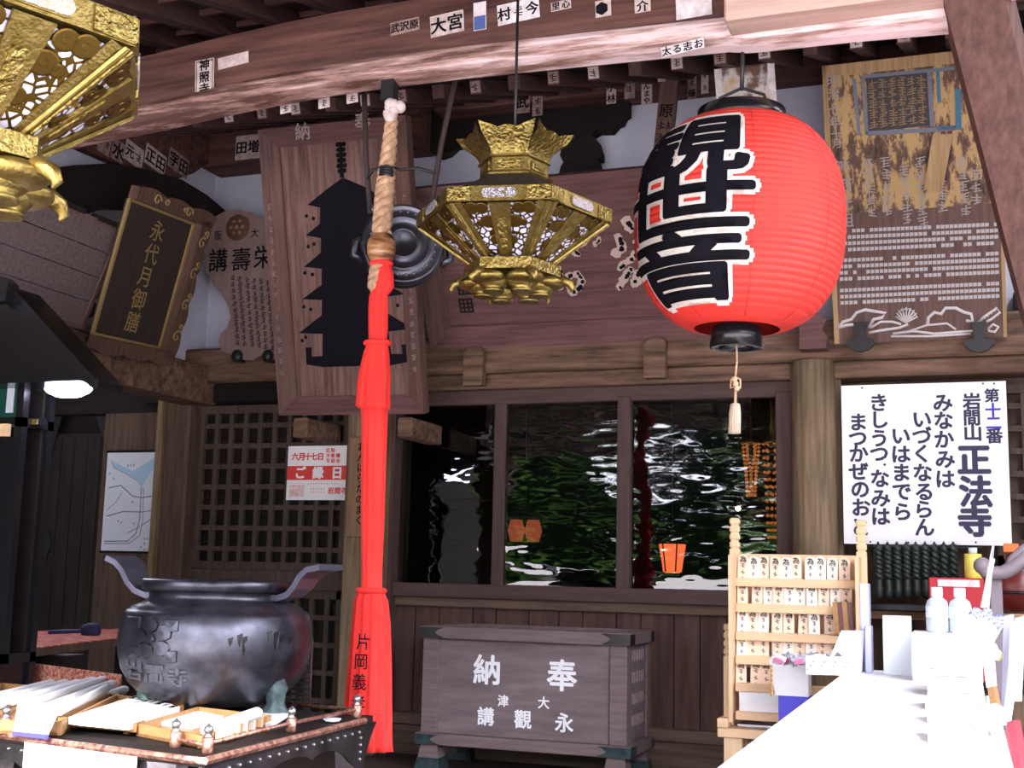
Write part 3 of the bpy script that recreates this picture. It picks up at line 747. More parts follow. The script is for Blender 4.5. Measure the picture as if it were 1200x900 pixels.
# tall framed board with a pagoda written in black
def pagoda():
    bl, br = P(327, 487, 7.42), P(497, 485, 7.42); tl = P(306, 152, 6.92); 
    T, w, h = frame3(bl, br, tl)
    pz = wood('pagoda_panel_wood', (.24, .135, .115), 'Z', .35, 2.5)
    t = framed('pagoda_board', 'tall framed board with black pagoda hanging left of the gong', T, w, h, .125, .09, ('plaque', 'plaque_z'), pz)
    y = .06
    q = lambda x, yy: local(T, x, yy)
    cx = q(397.5, 208)[0]
    pts_l = [(397, 208), (378, 222), (356, 240), (371, 243), (371, 262), (354, 276), (372, 279), (372, 296), (352, 313), (373, 315), (373, 334), (350, 351), (373, 352), (373, 370), (346, 391), (374, 392), (374, 418), (360, 419), (360, 408), (354, 408), (355, 428), (374, 431)]
    L_ = [q(*p) for p in pts_l]
    axx = q(397, 208)[0]-.005
    mir = [(2*cx-x+.02, z) for x, z in reversed(L_)]
    MB().prism(L_[1:]+mir[:-1]+[q(397.5, 208)], y-.012, y+.01, 'y').build('pagoda_silhouette', 'ink', t)
    fin = MB(); x0, z0 = q(396, 206); x1, z1 = q(394, 164)
    fin.prism([(x0-.012, z0-.01), (x1-.006, z1), (x1+.006, z1), (x0+.012, z0-.01)], y-.01, y+.01)
    for k in range(6):
        f = .15+.15*k; cxx = x0+(x1-x0)*f; zz = z0+(z1-z0)*f
        for s in (-1, 0, 1): fin.ball((cxx+s*.024*(1 if k % 2 else .8), y, zz), .016, 8, sc=(1, .5, 1))
    fin.build('finial_pattern', 'ink', t)
    dots = MB()
    for (dx, yy) in ((354, 253), (362, 256), (356, 289), (363, 286), (352, 320), (361, 322), (351, 360), (359, 363), (349, 400), (353, 396)):
        a, b = q(dx, yy)
        for xx in (a, 2*cx-a+.02): dots.ball((xx, y, b), .013, 8, sc=(1, .5, 1))
    dots.build('bell_dot_pattern', 'ink', t)
    wr = MB()
    for ch, xx, yy in (('納', 355, 154), ('奉', 425, 142)):
        a, b = q(xx, yy); put(wr, ch, a, b, .12, .02, -.004)
    wr.build('lettering', mat('faded_paint', (.33, .25, .22), .8), t, fix=False)
    si = MB()
    for k in range(16): scribble(si, .045, .3+.075*k, .045, -.001); scribble(si, w-.045, .3+.075*k, .045, -.001)
    si.build('frame_inscription_lettering', 'slip_dark', t, fix=False)
    # bracket blocks that carry it
    for xx, yy in ((351, 502), (474, 502)):
        p = P(xx, yy, 7.44)
        b = MB().box(p.x-.055, p.x+.055, 7.44, 7.95, p.z-.06, p.z+.075, b=.01).build('bracket_block', 'lintel'); tag(b, 'timber bracket block under the %s of the pagoda board' % ('left end' if xx < 400 else 'right end'), 'bracket')
pagoda()

# wide framed plaque behind the lanterns with flaking characters
def big_plaque():
    bl, br = P(505, 411, 7.83), P(958, 390, 7.83); br.z = bl.z; tl = P(480, 222, 7.28); tl.x = bl.x
    T, w, h = frame3(bl, br, tl)
    t = framed('wide_plaque', 'wide framed timber plaque with flaking pale characters behind the red lantern', T, w, h, .15, .09, ('plaque', 'plaque_z'), 'plaque')
    q = lambda x, yy: local(T, x, yy)
    y = .055
    pa = MB(); bk = MB()
    def stroke(pts, r):
        ps = [q(*p) for p in pts]
        for k in range(len(ps)-1):
            for m_ in range(5):
                f = m_/5; a = ps[k][0]+(ps[k+1][0]-ps[k][0])*f; b = ps[k][1]+(ps[k+1][1]-ps[k][1])*f
                s = r*rnd.uniform(.75, 1.2); n = 7
                o = [(a+s*rnd.uniform(.6, 1.2)*cos(2*pi*i/n), y-.003-.0004*m_, b+s*rnd.uniform(.6, 1.2)*sin(2*pi*i/n)) for i in range(n)]
                pa.add(o, [tuple(range(n))])
                if rnd.random() < .55:
                    s *= .55; o = [(a+s*rnd.uniform(.6, 1.2)*cos(2*pi*i/n)+.3*r, y-.007-.0004*m_, b+s*rnd.uniform(.6, 1.2)*sin(2*pi*i/n)) for i in range(n)]
                    bk.add(o, [tuple(range(n))])
    for pts, r in ((((595, 338), (600, 347), (590, 355), (576, 352), (572, 345)), .02), (((652, 318), (655, 330), (652, 340)), .028), (((664, 326), (674, 323), (680, 331), (676, 340), (668, 346), (664, 338)), .026), (((668, 291), (676, 287), (682, 284)), .035), (((675, 300), (668, 296)), .025), (((732, 262), (738, 272)), .035), (((722, 280), (727, 292), (718, 300)), .035), (((746, 298), (735, 308), (722, 318)), .03), (((736, 318), (729, 330), (722, 342)), .03), (((745, 322), (740, 335), (750, 330)), .03), (((744, 285), (750, 280)), .03), (((700, 283), (694, 290)), .02)):
        stroke(pts, r)
    pa.build('flaked_paint_lettering', mat('flaked_cream', (.55, .42, .36), .9), t, fix=False)
    bk.build('black_paint_lettering', 'ink', t, fix=False)
    se = MB()
    for (x0, y0) in ((541, 340), (543, 361)):
        a, b = q(x0, y0); s = .05
        for u in range(4):
            se.box(a-s, a+s, y-.003, y+.001, b-s+u*s*.6, b-s+u*s*.6+.012); se.box(a-s+u*s*.6, a-s+u*s*.6+.012, y-.003, y+.001, b-s, b+s)
    se.build('seal_lettering', 'dark', t, 'dark square seals')
    for xx, yy in ((556, 425), (768, 415)):
        p = P(xx, yy, WY-.2)
        pts = [(-.07, -.16), (.07, -.16), (.075, .07), (.05, .1), (.02, .11), (-.03, .1), (-.07, .06)]
        b = MB().prism([(p.x+u, p.z+v) for u, v in pts], WY-.23, WY-.15, 'y').build('bracket_block', 'lintel'); tag(b, 'rounded timber block on the beam under the %s of the wide plaque' % ('left part' if xx < 600 else 'middle'), 'bracket')
    # carved decorated block right of the plaque, beyond the lantern
    p = P(955, 388, WY-.25)
    b = MB().prism([(p.x-.09, p.z-.12), (p.x+.07, p.z-.12), (p.x+.08, p.z-.05), (p.x+.05, p.z), (p.x+.075, p.z+.06), (p.x+.03, p.z+.1), (p.x-.09, p.z+.13)], WY-.3, WY-.17).build('carved_end_block', 'plaque'); tag(b, 'carved timber end block below the red lantern beside the pillar head', 'bracket')
big_plaque()

# weathered painted board at the right
def ema():
    bl, br = P(978, 403, 7.8), P(1180, 389, 7.8); br.z = bl.z; tl = P(960, 78, 7.3); tl.x = bl.x
    T, w, h = frame3(bl, br, tl)
    t = thing('weathered_votive_board', 'tall weathered painted board with rows of tiny white writing on the right', 'board', T)
    MB().box(0, w, 0, .035, 0, h*.47).build('lower_panel', 'weather_low', t)
    MB().box(0, w, 0, .035, h*.47, h).build('upper_panel', 'weather', t, 'flaking upper panel')
    MB().box(0, w, -.004, .0, h-.07, h).box(0, .03, -.004, 0, 0, h).box(w-.02, w, -.004, 0, 0, h*.9).build('bare_edge', 'tan', t)
    q = lambda x, y: local(T, x, y)
    # picture of a scroll: black field in a blue-grey outline
    def quad(mb, pts, y0, y1): mb.prism([q(*p) for p in pts], y0, y1)
    m1 = MB(); quad(m1, ((1015, 92), (1086, 82), (1090, 147), (1018, 155)), -.006, .0); m1.build('dark_field', mat('dark_scroll', (.05, .04, .045), .8), t)
    m2 = MB()
    for pts in (((999, 93), (1003, 92), (1009, 158), (1005, 159)), ((1009, 91), (1013, 90), (1018, 157), (1014, 158)), ((1012, 88), (1118, 78), (1118, 82), (1012, 92)), ((1014, 154), (1120, 148), (1120, 153), (1016, 159)), ((1086, 82), (1091, 82), (1095, 148), (1090, 148))):
        quad(m2, pts, -.009, -.002)
    m2.build('scroll_border', mat('slate_blue', (.16, .17, .22), .8), t)
    m3 = MB(); quad(m3, ((1119, 105), (1126, 104), (1127, 152), (1098, 153), (1098, 148), (1120, 147)), -.009, -.002); quad(m3, ((1097, 83), (1101, 82), (1103, 120), (1099, 121)), -.009, -.002); m3.build('blue_border', mat('faded_blue', (.05, .16, .25), .8), t)
    s1 = MB()
    for i in range(6):
        for k in range(5):
            a, b = q(1022+11.5*i+k*.4, 99+11.5*k-1.2*i); scribble(s1, a, b, .06, -.008)
    s1.build('scroll_lettering', mat('ochre', (.25, .17, .08), .9), t, fix=False)
    # torn flap of bare wood
    fl = MB(); fl.prism([q(1093, 158), q(1117, 157), q(1104, 224), q(1083, 221)], -.03, -.02); fl.prism([q(1096, 180), q(1110, 178), q(1101, 210), q(1088, 211)], -.032, -.03)
    fl.build('peeling_flap', 'tan', t)
    big = MB()
    for ch, x, y, s in (('明', 976, 95, .075), ('治', 977, 110, .075), ('七', 978, 128, .075), ('年', 979, 143, .07), ('十', 980, 157, .07), ('月', 981, 168, .06), ('弥', 981, 194, .07), ('京', 990, 194, .06), ('西', 990, 217, .09), ('元', 991, 238, .09), ('組', 992, 258, .09)):
        a, b = q(x, y); put(big, ch, a, b, s, .012, -.006)
    for x, y0, n in ((1018, 192, 5), (1037, 190, 5), (1060, 200, 5), (1078, 190, 6), (1102, 200, 4), (1128, 190, 5), (1143, 205, 3)):
        for k in range(n):
            a, b = q(x+k*.8, y0+14*k); scribble(big, a, b, .07, -.006)
    big.build('lettering', mat('greyed_white', (.33, .29, .28), .9), t, fix=False)
    tn = MB()
    for row in range(11):
        yy = 271+row*7.3+(5 if row > 3 else 0)+(6 if row > 7 else 0)
        for i in range(36):
            if rnd.random() < .1: continue
            x = 985+5.2*i
            if x > 1168: continue
            a, b = q(x+row*.2, yy-.045*5.2*i)
            s = .0105
            tn.add([(a-s, -.002, b-s*1.1), (a+s, -.002, b-s*.9), (a+s, -.002, b+s), (a-s, -.002, b+s*1.1)], [(0, 1, 2, 3)])
    tn.build('tiny_lettering', mat('name_white', (.48, .44, .44), .9), t, fix=False)
    # white outline of clouds and a lotus
    ol = MB()
    def line(pts, r=.008):
        ol.tube([(q(*p)[0], -.003, q(*p)[1]) for p in pts], r, 6)
    line(((982, 384), (988, 377), (998, 374), (1004, 366), (1014, 363), (1026, 365), (1038, 367), (1034, 372), (1024, 374), (1018, 384)), .011)
    line(((982, 384), (992, 381), (1002, 380), (1008, 384)), .011)
    line(((1018, 390), (1028, 388), (1040, 386), (1054, 384), (1064, 380)), .009); line(((1020, 384), (1032, 377), (1046, 377), (1056, 380)), .008)
    for k in range(9):
        a = pi*(k/8); line(((1062, 378), (1062+13*cos(a), 371-11*sin(a)), (1062+9*cos(a+.3), 369-6*sin(a+.3))), .006)
    line(((1087, 380), (1088, 372), (1095, 366), (1103, 368), (1108, 361), (1120, 361), (1130, 366), (1138, 368), (1140, 376), (1132, 376)), .011)
    line(((1046, 391), (1070, 388), (1095, 391), (1120, 389), (1140, 388)), .008); line(((1044, 394), (1090, 394), (1138, 391)), .008); line(((1060, 390), (1086, 381), (1110, 379), (1120, 386)), .007)
    line(((1145, 378), (1155, 370), (1168, 361), (1172, 366), (1162, 374), (1150, 380)), .008)
    for k in range(5): line(((1149+4*k, 377-3*k), (1152+4*k, 372-3*k)), .006)
    line(((1158, 385), (1164, 380), (1170, 383), (1166, 389), (1159, 388), (1158, 385)), .008)
    ol.build('cloud_outline_lettering', mat('chalk_white', (.62, .58, .58), .9), t)
    for xx in (1009, 1147):
        a = P(xx, 390, 7.74)
        b = MB().prism([(a.x+u, a.z+v) for u, v in ((-.045, .06), (.045, .06), (.028, 0), (.03, -.04), (.08, -.05), (.082, -.08), (.05, -.11), (0, -.125), (-.05, -.11), (-.082, -.08), (-.08, -.05), (-.03, -.04), (-.028, 0))], 7.7, 7.73).box(a.x-.03, a.x+.03, 7.73, 7.82, a.z-.09, a.z-.06).build('metal_holder', 'iron')
        tag(b, 'black metal holder under the %s end of the weathered board' % ('lantern' if xx < 1100 else 'brace'), 'holder')
ema()

# small peeling board above the red lantern
def small_board():
    bl, br = P(845, 150, 7.0), P(898, 142, 7.0); br.z = bl.z; tl = P(830, 82, 6.85); tl.x = bl.x-.02
    T, w, h = frame3(bl, br, tl)
    t = thing('peeling_board', 'small whitish peeling painted board just above the red lantern', 'board', T)
    MB().box(0, w+.06, 0, .03, -.2, h, b=.01).build('panel', tex(mat('peeling_paint', (.5, .45, .4), .9), 7, (.16, .09, .06), (.62, .57, .56), .42, .5, (1, 1, .7), 8, .3, c3=(.5, .30, .08), p3=.62), t)
    MB().box(-.012, .03, -.006, .0, -.2, h).box(w+.03, w+.07, -.006, 0, -.2, h).build('white_edge', 'slip_pale', t)
small_board()
# hanging post behind it
o = MB().box(P(853, 70, 6.9).x, P(882, 70, 6.9).x, 7.12, 7.2, P(865, 150, 7.0).z, 4.4).build('hanging_post', 'beam'); tag(o, 'short dark timber post above the peeling board', 'post')
# narrow name plank hanging in front of the plaster
def name_plank():
    a, b = P(765, 182, 7.6), P(786, 182, 7.6); c = P(768, 98, 7.6); c.x = a.x
    T, w, h = frame3(a, b, c)
    t = thing('narrow_name_plank', 'narrow upright plank with black writing left of the red lantern', 'plank', T)
    MB().box(0, w, 0, .04, -.05, h+.2).build('plank_body', 'plaque_z', t)
    wr = MB(); put(wr, '原', w/2, h*.62, .1, .015, -.003)
    for k in range(4): scribble(wr, w*.3, h*.42-.085*k, .06, -.003); scribble(wr, w*.7, h*.42-.085*k, .06, -.003)
    wr.build('lettering', 'ink', t, fix=False)
name_plank()

# left wall plaques
def left_plaques():
    # plain plank board
    br, tr = PX(97, 385, -5.24), PX(146, 268, -4.98)
    z = (tr-br); x = Vector((0, 1, 0)); h = z.length; z = z.normalized(); y = z.cross(x)
    w = 1.15
    T = Matrix((x, y, z)).transposed().to_4x4(); T.translation = br-x*w
    t = thing('plain_plank_board', 'wide plain plank board leaning out from the upper left wall', 'board', T)
    for k in range(4):
        MB().box(.02, w-.03, 0, .03, .02+k*(h-.04)/4+.003, .02+(k+1)*(h-.04)/4-.003).build('plank', wood('grey_plank', (.155, .11, .11), 'Y', .55, 3), t)
    fr = MB(); fr.box(w-.035, w, -.012, .04, 0, h); fr.box(0, w, -.012, .04, h-.025, h); fr.box(0, w, -.012, .04, 0, .025)
    fr.build('edge_frame', 'plaque_z', t)
    for k in range(5):
        zz = h*(.12+.19*k); MB().prism([(w-.006, zz), (w+.02, zz+.02), (w+.02, zz+.09), (w-.006, zz+.11)], -.02, .05).build('edge_block', 'dark', t)
    for k in range(3):
        MB().box(w*.25+.3*k, w*.25+.3*k+.17, -.02, .05, h-.01, h+.025).build('edge_block', 'dark', t)
    # ornate plaque with gilt characters
    bl, br, tl = PX(108, 391, -5.1), PX(186, 408, -5.1), PX(170, 240, -4.86)
    x = Vector((0, 1, 0)); z = tl-bl; z = z-x*z.dot(x)*1.0; h = z.length; z = z.normalized(); y = z.cross(x); w = (br-bl).dot(x)
    sh = (tl-bl).dot(x)
    x = (br-bl).normalized(); z = (tl-bl); z = (z-x*z.dot(x)); h = z.length; z = z.normalized(); y = z.cross(x); w = (br-bl).length
    T = Matrix((x, y, z)).transposed().to_4x4(); T.translation = bl
    t = thing('ornate_gilt_plaque', 'dark plaque with gilt characters and scalloped border leaning on the left wall', 'plaque', T)
    MB().box(0, w, .0, .03, 0, h).build('panel', wood('ornate_panel', (.045, .032, .026), 'Z', .6, 3), t)
    e = MB(); e.box(-.008, .012, -.01, .01, 0, h).box(w-.012, w+.008, -.01, .01, 0, h).box(0, w, -.01, .01, -.008, .012).box(0, w, -.01, .01, h-.012, h+.008); e.build('gilt_edge', 'gold_paint', t)
    bord = wood('ornate_border_wood', (.13, .07, .05), 'Z', .5, 3)
    def scal(n, L_, d): 
        pts = []
        for i in range(n*8+1):
            f = i/(n*8); pts.append((f*L_, d*(1+.28*abs(sin(pi*n*f)))))
        return pts
    rt = scal(5, h+.1, .10); MB().prism([(w+.005, -.03)]+[(w+d*.95, a-.05) for a, d in rt]+[(w+.005, h+.03)], -.07, .0, 'y').build('side_border', bord, t)
    tp = scal(3, w+.16, .085); MB().prism([(-.02, h+.005)]+[(a-.02, h+d) for a, d in tp]+[(w+.12, h+.005)], -.07, .0, 'y').build('top_border', bord, t)
    bt = scal(3, w+.14, .085); MB().prism([(-.02, -.005)]+[(a-.02, -d) for a, d in bt]+[(w+.1, -.005)], -.07, .0, 'y').build('bottom_border', bord, t)
    cu = MB()
    def curl(cx, cz, r, a0):
        cu.tube([(cx+r*(1-k/26)*cos(a0+k*.33), -.074, cz+r*(1-k/26)*sin(a0+k*.33)) for k in range(22)], .006, 5)
    for k in range(4): curl(w+.055, h*(.12+.25*k), .04, 1); curl(w+.075, h*(.2+.25*k), .03, 4)
    for k in range(2): curl(w*(.25+.5*k), h+.05, .04, 0); curl(w*(.4+.3*k), h+.065, .025, 3)
    cu.build('curl_pattern', 'gold_paint', t)
    wr = MB()
    for i, ch in enumerate('永代月御膳'): put(wr, ch, w*.5, h*(.85-.175*i), .145, .008, -.004)
    wr.build('lettering', 'gold_paint', t, 'gilt characters', fix=False)
    # gourd-shaped plaque in the corner
    Y = 7.76
    q = lambda x, y: (P(x, y, Y).x, P(x, y, Y).z)
    pts = [(246, 268), (252, 254), (264, 247), (280, 245), (294, 249), (306, 256), (322, 262), (334, 280), (334, 420), (318, 421), (306, 416), (296, 422), (282, 421), (270, 415), (260, 411), (256, 402), (258, 392), (266, 384), (270, 372), (268, 361), (260, 344), (250, 334), (241, 318), (240, 298), (243, 280)]
    c = P(285, 421, Y)
    t = thing('gourd_shaped_plaque', 'pale gourd shaped name plaque in the corner left of the pagoda board', 'plaque', c)
    off = Matrix.Translation(-c)
    MB().prism([q(*p) for p in pts], Y, Y+.05, 'y', off).build('panel', wood('gourd_wood', (.30, .20, .18), 'Z', .7, 2, stretch=5), t)
    m_ = q(279, 267); MB().lathe([(.0005, .02), (.09, .02), (.1, .012), (.1, 0)], 28, off @ Matrix.Translation((m_[0], Y, m_[1])) @ Matrix.Rotation(R(90), 4, 'X'), cap=False).build('round_crest', wood('crest_brown', (.17, .075, .045), 'X', .6, 5), t)
    kn = MB()
    for k in range(6):
        a = k*pi/3; kn.ball((m_[0]+.05*cos(a), Y-.02, m_[1]+.05*sin(a)), .014, 8, off, (1, .4, 1))
    kn.ball((m_[0], Y-.02, m_[1]), .018, 8, off, (1, .4, 1)); kn.build('crest_pattern', 'slip_dark', t)
    wr = MB()
    for ch, x, y, s in (('大', 299, 273, .075), ('阪', 256, 276, .075), ('講', 256, 305, .19), ('壽', 283, 304, .19), ('栄', 309, 301, .19)):
        a, b = q(x, y); put(wr, ch, a, b, s, .012, Y-.004, .9, off)
    for i, x in enumerate((273, 281, 290, 298, 306, 314)):
        for k in range(11):
            a, b = q(x+k*.6, 325+i*1.2+7.6*k); scribble(wr, a, b, .05, Y-.004, T=off)
    wr.build('lettering', 'ink', t, fix=False)
    for xx in (277, 313):
        p = P(xx, 417, Y-.02); b = MB().ball((p.x, Y-.01, p.z), .045, 14, sc=(1, .8, 1.1)).box(p.x-.02, p.x+.02, Y-.01, Y+.2, p.z-.04, p.z-.01).build('round_hook', 'iron'); tag(b, 'black rounded hook under the gourd plaque, %s' % ('by the plaster corner' if xx < 300 else 'against the pagoda board'), 'hook')
left_plaques()

# ------------------------------------------------------------------ signs, posters
def flat(name, label, cat, T, w, h, m_, th=.012):
    t = thing(name, label, cat, T); MB().box(0, w, 0, th, 0, h).build('board', m_, t); return t
def temple_sign():
    bl, br, tl = P(989, 637, 7.86), P(1186, 639, 7.86), P(986.6, 452, 7.86)
    br.z = bl.z; tl.x = bl.x
    T, w, h = frame3(bl, br, tl)
    t = flat('temple_sign', 'large white signboard with dark brushed poem and temple name beside the pillar', 'sign', T, w, h, 'paper')
    wr = MB(); bl_ = MB()
    S = lambda x, y: local(T, 870+x/3.6, 430+y/3.6)
    k = 1/3.6*7.86/1450*1.03
    big = [('第', 1052, 120, 56), ('番', 1063, 290, 62), ('岩', 968, 145, 68), ('間', 968, 213, 66), ('山', 972, 275, 72), ('正', 977, 390, 124), ('法', 985, 525, 124), ('寺', 980, 650, 124)]
    big += [(c, x, y, 76) for c, x, y in (('み', 845, 150), ('な', 848, 225), ('か', 850, 305), ('み', 855, 388), ('は', 855, 472), ('い', 757, 220), ('づ', 757, 290), ('く', 757, 365), ('な', 760, 445), ('る', 767, 525), ('ら', 765, 600), ('ん', 768, 675), ('い', 668, 290), ('は', 668, 367), ('ま', 670, 445), ('で', 672, 525), ('ら', 675, 610), ('き', 575, 150), ('し', 577, 222), ('う', 578, 300), ('つ', 577, 365), ('な', 580, 470), ('み', 583, 552), ('は', 583, 630), ('ま', 488, 232), ('つ', 487, 300), ('か', 490, 365), ('ぜ', 490, 440), ('の', 497, 515), ('お', 500, 592), ('と', 497, 675))]
    for c, x, y, s in big:
        a, b = S(x, y); put(wr, c, a, b, s*k, .034 if s < 100 else .045, -.002)
    for c, x, y, s in (('十', 1057, 182, 58), ('二', 1060, 235, 58)):
        a, b = S(x, y); put(bl_, c, a, b, s*k, .034, -.002)
    a, b = S(600, 412); wr.ball((a, 0, b), .008, 8, sc=(1, .3, 1))
    wr.build('lettering', mat('sign_ink', (.03, .025, .07), .7), t, fix=False)
    bl_.build('blue_lettering', mat('sign_blue', (.04, .03, .45), .7), t, 'bluer numerals', fix=False)
    pn = MB()
    for x, y in ((505, 88), (1015, 70), (1062, 70), (540, 738), (700, 741), (985, 740)):
        a, b = S(x, y); pn.ball((a, 0, b), .006, 8, sc=(1, .5, 1))
    pn.build('nail_rivet', 'iron', t)
temple_sign()
def festival_poster():
    Y = WY-.02
    bl, br, tl = P(335, 586, Y), P(413, 586, Y), P(337, 523, Y); br.z = bl.z; tl.x = bl.x
    T, w, h = frame3(bl, br, tl)
    t = flat('festival_poster', 'white and red festival poster pinned on the lattice', 'poster', T, w, h, 'paper', .006)
    MB().box(0, w, -.002, 0, h*.37, h*.63).build('red_band', 'poster_red', t)
    S = lambda x, y: local(T, 300+x/3.6, 430+y/3.6); k = 1/3.6*Y/1450*1.09
    rd = MB(); wh = MB()
    for c, x, s in (('六', 166, 34), ('月', 195, 36), ('十', 220, 34), ('七', 247, 34), ('日', 274, 34)):
        a, b = S(x, 378); put(rd, c, a, b, s*k, .04, -.003)
    for j, line in enumerate(('厄除', '不動護', '写経会')):
        for i, c in enumerate(line): a, b = S(305+21*i, 352+22*j); put(rd, c, a, b, 20*k, .03, -.003)
    for c, x in (('ご', 188), ('縁', 263), ('日', 343)): a, b = S(x, 446); put(wh, c, a, b, 56*k, .045, -.004)
    for c, x in (('岩', 317), ('間', 345), ('寺', 373)): a, b = S(x, 522); put(rd, c, a, b, 30*k, .03, -.003)
    for j in range(3):
        for i in range(12):
            a, b = S(232+11*i-(0 if j else 10), (492, 514, 527)[j])
            if i < 12 and (j == 0 or i < 6): scribble(rd, a, b, 8*k, -.003)
    for i in range(6):
        a, b = S(140+11*i, 490); scribble(rd, a, b, 5*k, -.003)
    rd.build('red_lettering', 'poster_red', t, fix=False); wh.build('white_lettering', 'white', t, fix=False)
    a, b = S(140, 548); c, d = S(204, 498)
    MB().box(a, c, -.002, 0, b, d).build('picture_print', tex(mat('pink_print', (.8, .5, .5), .8), 30, (.75, .4, .4), (.88, .8, .8)), t)
festival_poster()
def plank_sign():
    Y = WY-.26
    bl, br, tl = P(405, 629, Y), P(427, 629, Y), P(408, 512, Y); tl.x = bl.x; br.z = bl.z
    T, w, h = frame3(bl, br, tl)
    t = thing('plank_sign', 'narrow brown plank sign with black kana on the pillar behind the rope', 'sign', T)
    MB().box(0, w, 0, .025, 0, h, b=.004).build('board', wood('sign_plank', (.26, .155, .09), 'Z', .7, 2), t)
    wr = MB()
    for i, ch in enumerate('おんはらたのまく'): put(wr, ch, w*.68, h*(.9-.105*i), .068, .02, -.002)
    wr.build('lettering', 'ink', t, fix=False)
plank_sign()
def map_poster():
    Y = WY-.14
    bl, br, tl = P(118, 647, Y), P(179, 648, Y), P(124, 529, Y); br.z = bl.z; tl.x = bl.x+.01
    T, w, h = frame3(bl, br, tl)
    t = flat('map_poster', 'pale map poster on the wall left of the lattice', 'poster', T, w, h, mat('map_paper', (.62, .68, .76), .8), .006)
    S = lambda x, y: local(T, x/3.6, 430+y/3.6)
    wtr = MB(); wtr.prism([S(*p) for p in ((470, 395), (480, 425), (530, 450), (580, 480), (597, 510), (612, 480), (640, 440), (660, 425), (660, 380), (560, 440))], -.002, 0); wtr.build('lake_print', mat('map_blue', (.36, .55, .72), .8), t)
    ln = MB()
    for pts, r in ((((460, 510), (510, 500), (560, 545), (600, 552), (640, 545)), .004), (((450, 630), (520, 610), (600, 612), (648, 605)), .004), (((597, 510), (590, 640), (575, 700), (540, 735), (440, 735)), .004), (((606, 510), (604, 640), (590, 710), (545, 745), (440, 745)), .003), (((470, 395), (480, 425), (530, 450), (580, 480)), .002), (((450, 605), (490, 570), (515, 530)), .002), (((540, 700), (580, 680), (640, 640)), .003)):
        ln.tube([(S(*p)[0], -.002, S(*p)[1]) for p in pts], r, 4)
    ln.build('route_line_print', mat('map_line', (.2, .22, .36), .8), t)
    tx = MB()
    for x, y in ((540, 415), (552, 415), (565, 415), (500, 650), (512, 655), (560, 570), (565, 660), (610, 725), (622, 725), (635, 725), (610, 745), (595, 760), (610, 770), (625, 770), (462, 450), (480, 470)):
        a, b = S(x, y); scribble(tx, a, b, .02, -.002)
    tx.build('lettering', 'ink', t, fix=False)
    MB().box(-.005, w+.005, -.006, .01, h-.012, h+.005).box(-.005, w+.005, -.006, .01, -.006, .012).build('hanging_rod', 'black', t)
    # timber edge to its right, its lit look put into paler wood
    p0 = P(178, 680, Y); p1 = P(187, 466, Y)
    struct('trim_22', MB().box(P(180.5, 575, Y).x, P(187, 575, Y).x, Y-.02, WY, .2, p1.z), 'pillar')
map_poster()

# ------------------------------------------------------------------ pasted paper slips on the beams
SPECIAL = 'small upright slip with a blue lower half on the front beam'
def slip(T, w, h, text, m_, label, group=None, vert=True, boxed=False, ink='ink'):
    if not text and label != SPECIAL:
        o = MB().box(-w/2, w/2, -.003, .0, -h/2, h/2).build('paper_slip', m_); o.matrix_world = T; return tag(o, label, 'paper slip', group)
    t = thing('paper_slip', label, 'paper slip', T, group)
    MB().box(-w/2, w/2, -.003, .0, -h/2, h/2).build('paper', m_, t)
    wr = MB(); n = len(text)
    if n:
        if vert:
            s = min(w*.95, h/n*.98)
            for i, c in enumerate(text): (put(wr, c, 0, h/2-(i+.5)*h/n, s, .03, -.0045) if c != '~' else scribble(wr, 0, h/2-(i+.5)*h/n, s*.8, -.0045))
        else:
            s = min(h*.95, w/n*.98)
            for i, c in enumerate(text): (put(wr, c, -w/2+(i+.5)*w/n, 0, s, .03, -.0045) if c != '~' else scribble(wr, -w/2+(i+.5)*w/n, 0, s*.8, -.0045))
    if boxed:
        for a, b, c, d in ((-.44, .44, .44, .47), (-.44, .44, -.47, -.44), (-.44, -.41, -.47, .47), (.41, .44, -.47, .47)): wr.box(a*w, b*w, -.004, -.002, c*h, d*h)
    if wr.v: wr.build('lettering', ink, t, fix=False)
    return t
def slip_px(x0, y0, x1, y1, Y, text, m_, label, group=None, vert=None, roll=None, tilt=0, **k):
    c = P((x0+x1)/2, (y0+y1)/2, Y); d = (c-EYE).dot(F_)/FOC
    w = abs(x1-x0)*d*1.06; h = abs(y1-y0)*d*1.02
    T = Matrix.Translation(c) @ Matrix.Rotation(R(roll or 0), 4, 'Y') @ Matrix.Rotation(R(tilt), 4, 'X')
    return slip(T, w, h, text, m_, label, group, (h > w) if vert is None else vert, **k)
YB = 5.295
slip_px(228, 69, 252, 112, YB-.002, '神照寺', 'slip', 'tall boxed paper slip left on the front beam beside a grey strip', roll=-3, boxed=True)
slip_px(254, 64, 293, 78, YB-.002, '', 'slip', 'bare grey paper strip near the left end of the front beam', roll=-6)
slip_px(457, 23, 492, 39, YB-.002, '武沢原', 'slip_dark', 'torn browned three-character slip on the front beam, above the rope', roll=-5)
slip_px(504, 15, 544, 41, YB-.002, '大宮', 'slip', 'torn two-character slip with a crest beside the blue-edged slip', roll=-5)
s_ = slip_px(555, 2, 570, 36, YB-.002, '', 'slip_pale', 'small upright slip with a blue lower half on the front beam', roll=-2)
MB().box(-.03, .03, -.005, -.002, -.07, .0).build('blue_print', mat('slip_blue', (.06, .10, .28), .8), s_)
slip_px(583, 1, 632, 26, YB-.002, '村~今', 'slip_pale', 'wide pale slip with two big characters on the front beam', roll=-5)
slip_px(646, 1, 669, 12, YB-.002, '里心', 'slip', 'small half hidden two-character slip at the top of the front beam', roll=-4)
slip_px(698, 0, 716, 20, YB-.002, '⬢', 'slip', 'small slip with a hexagon crest on the front beam', roll=-3)
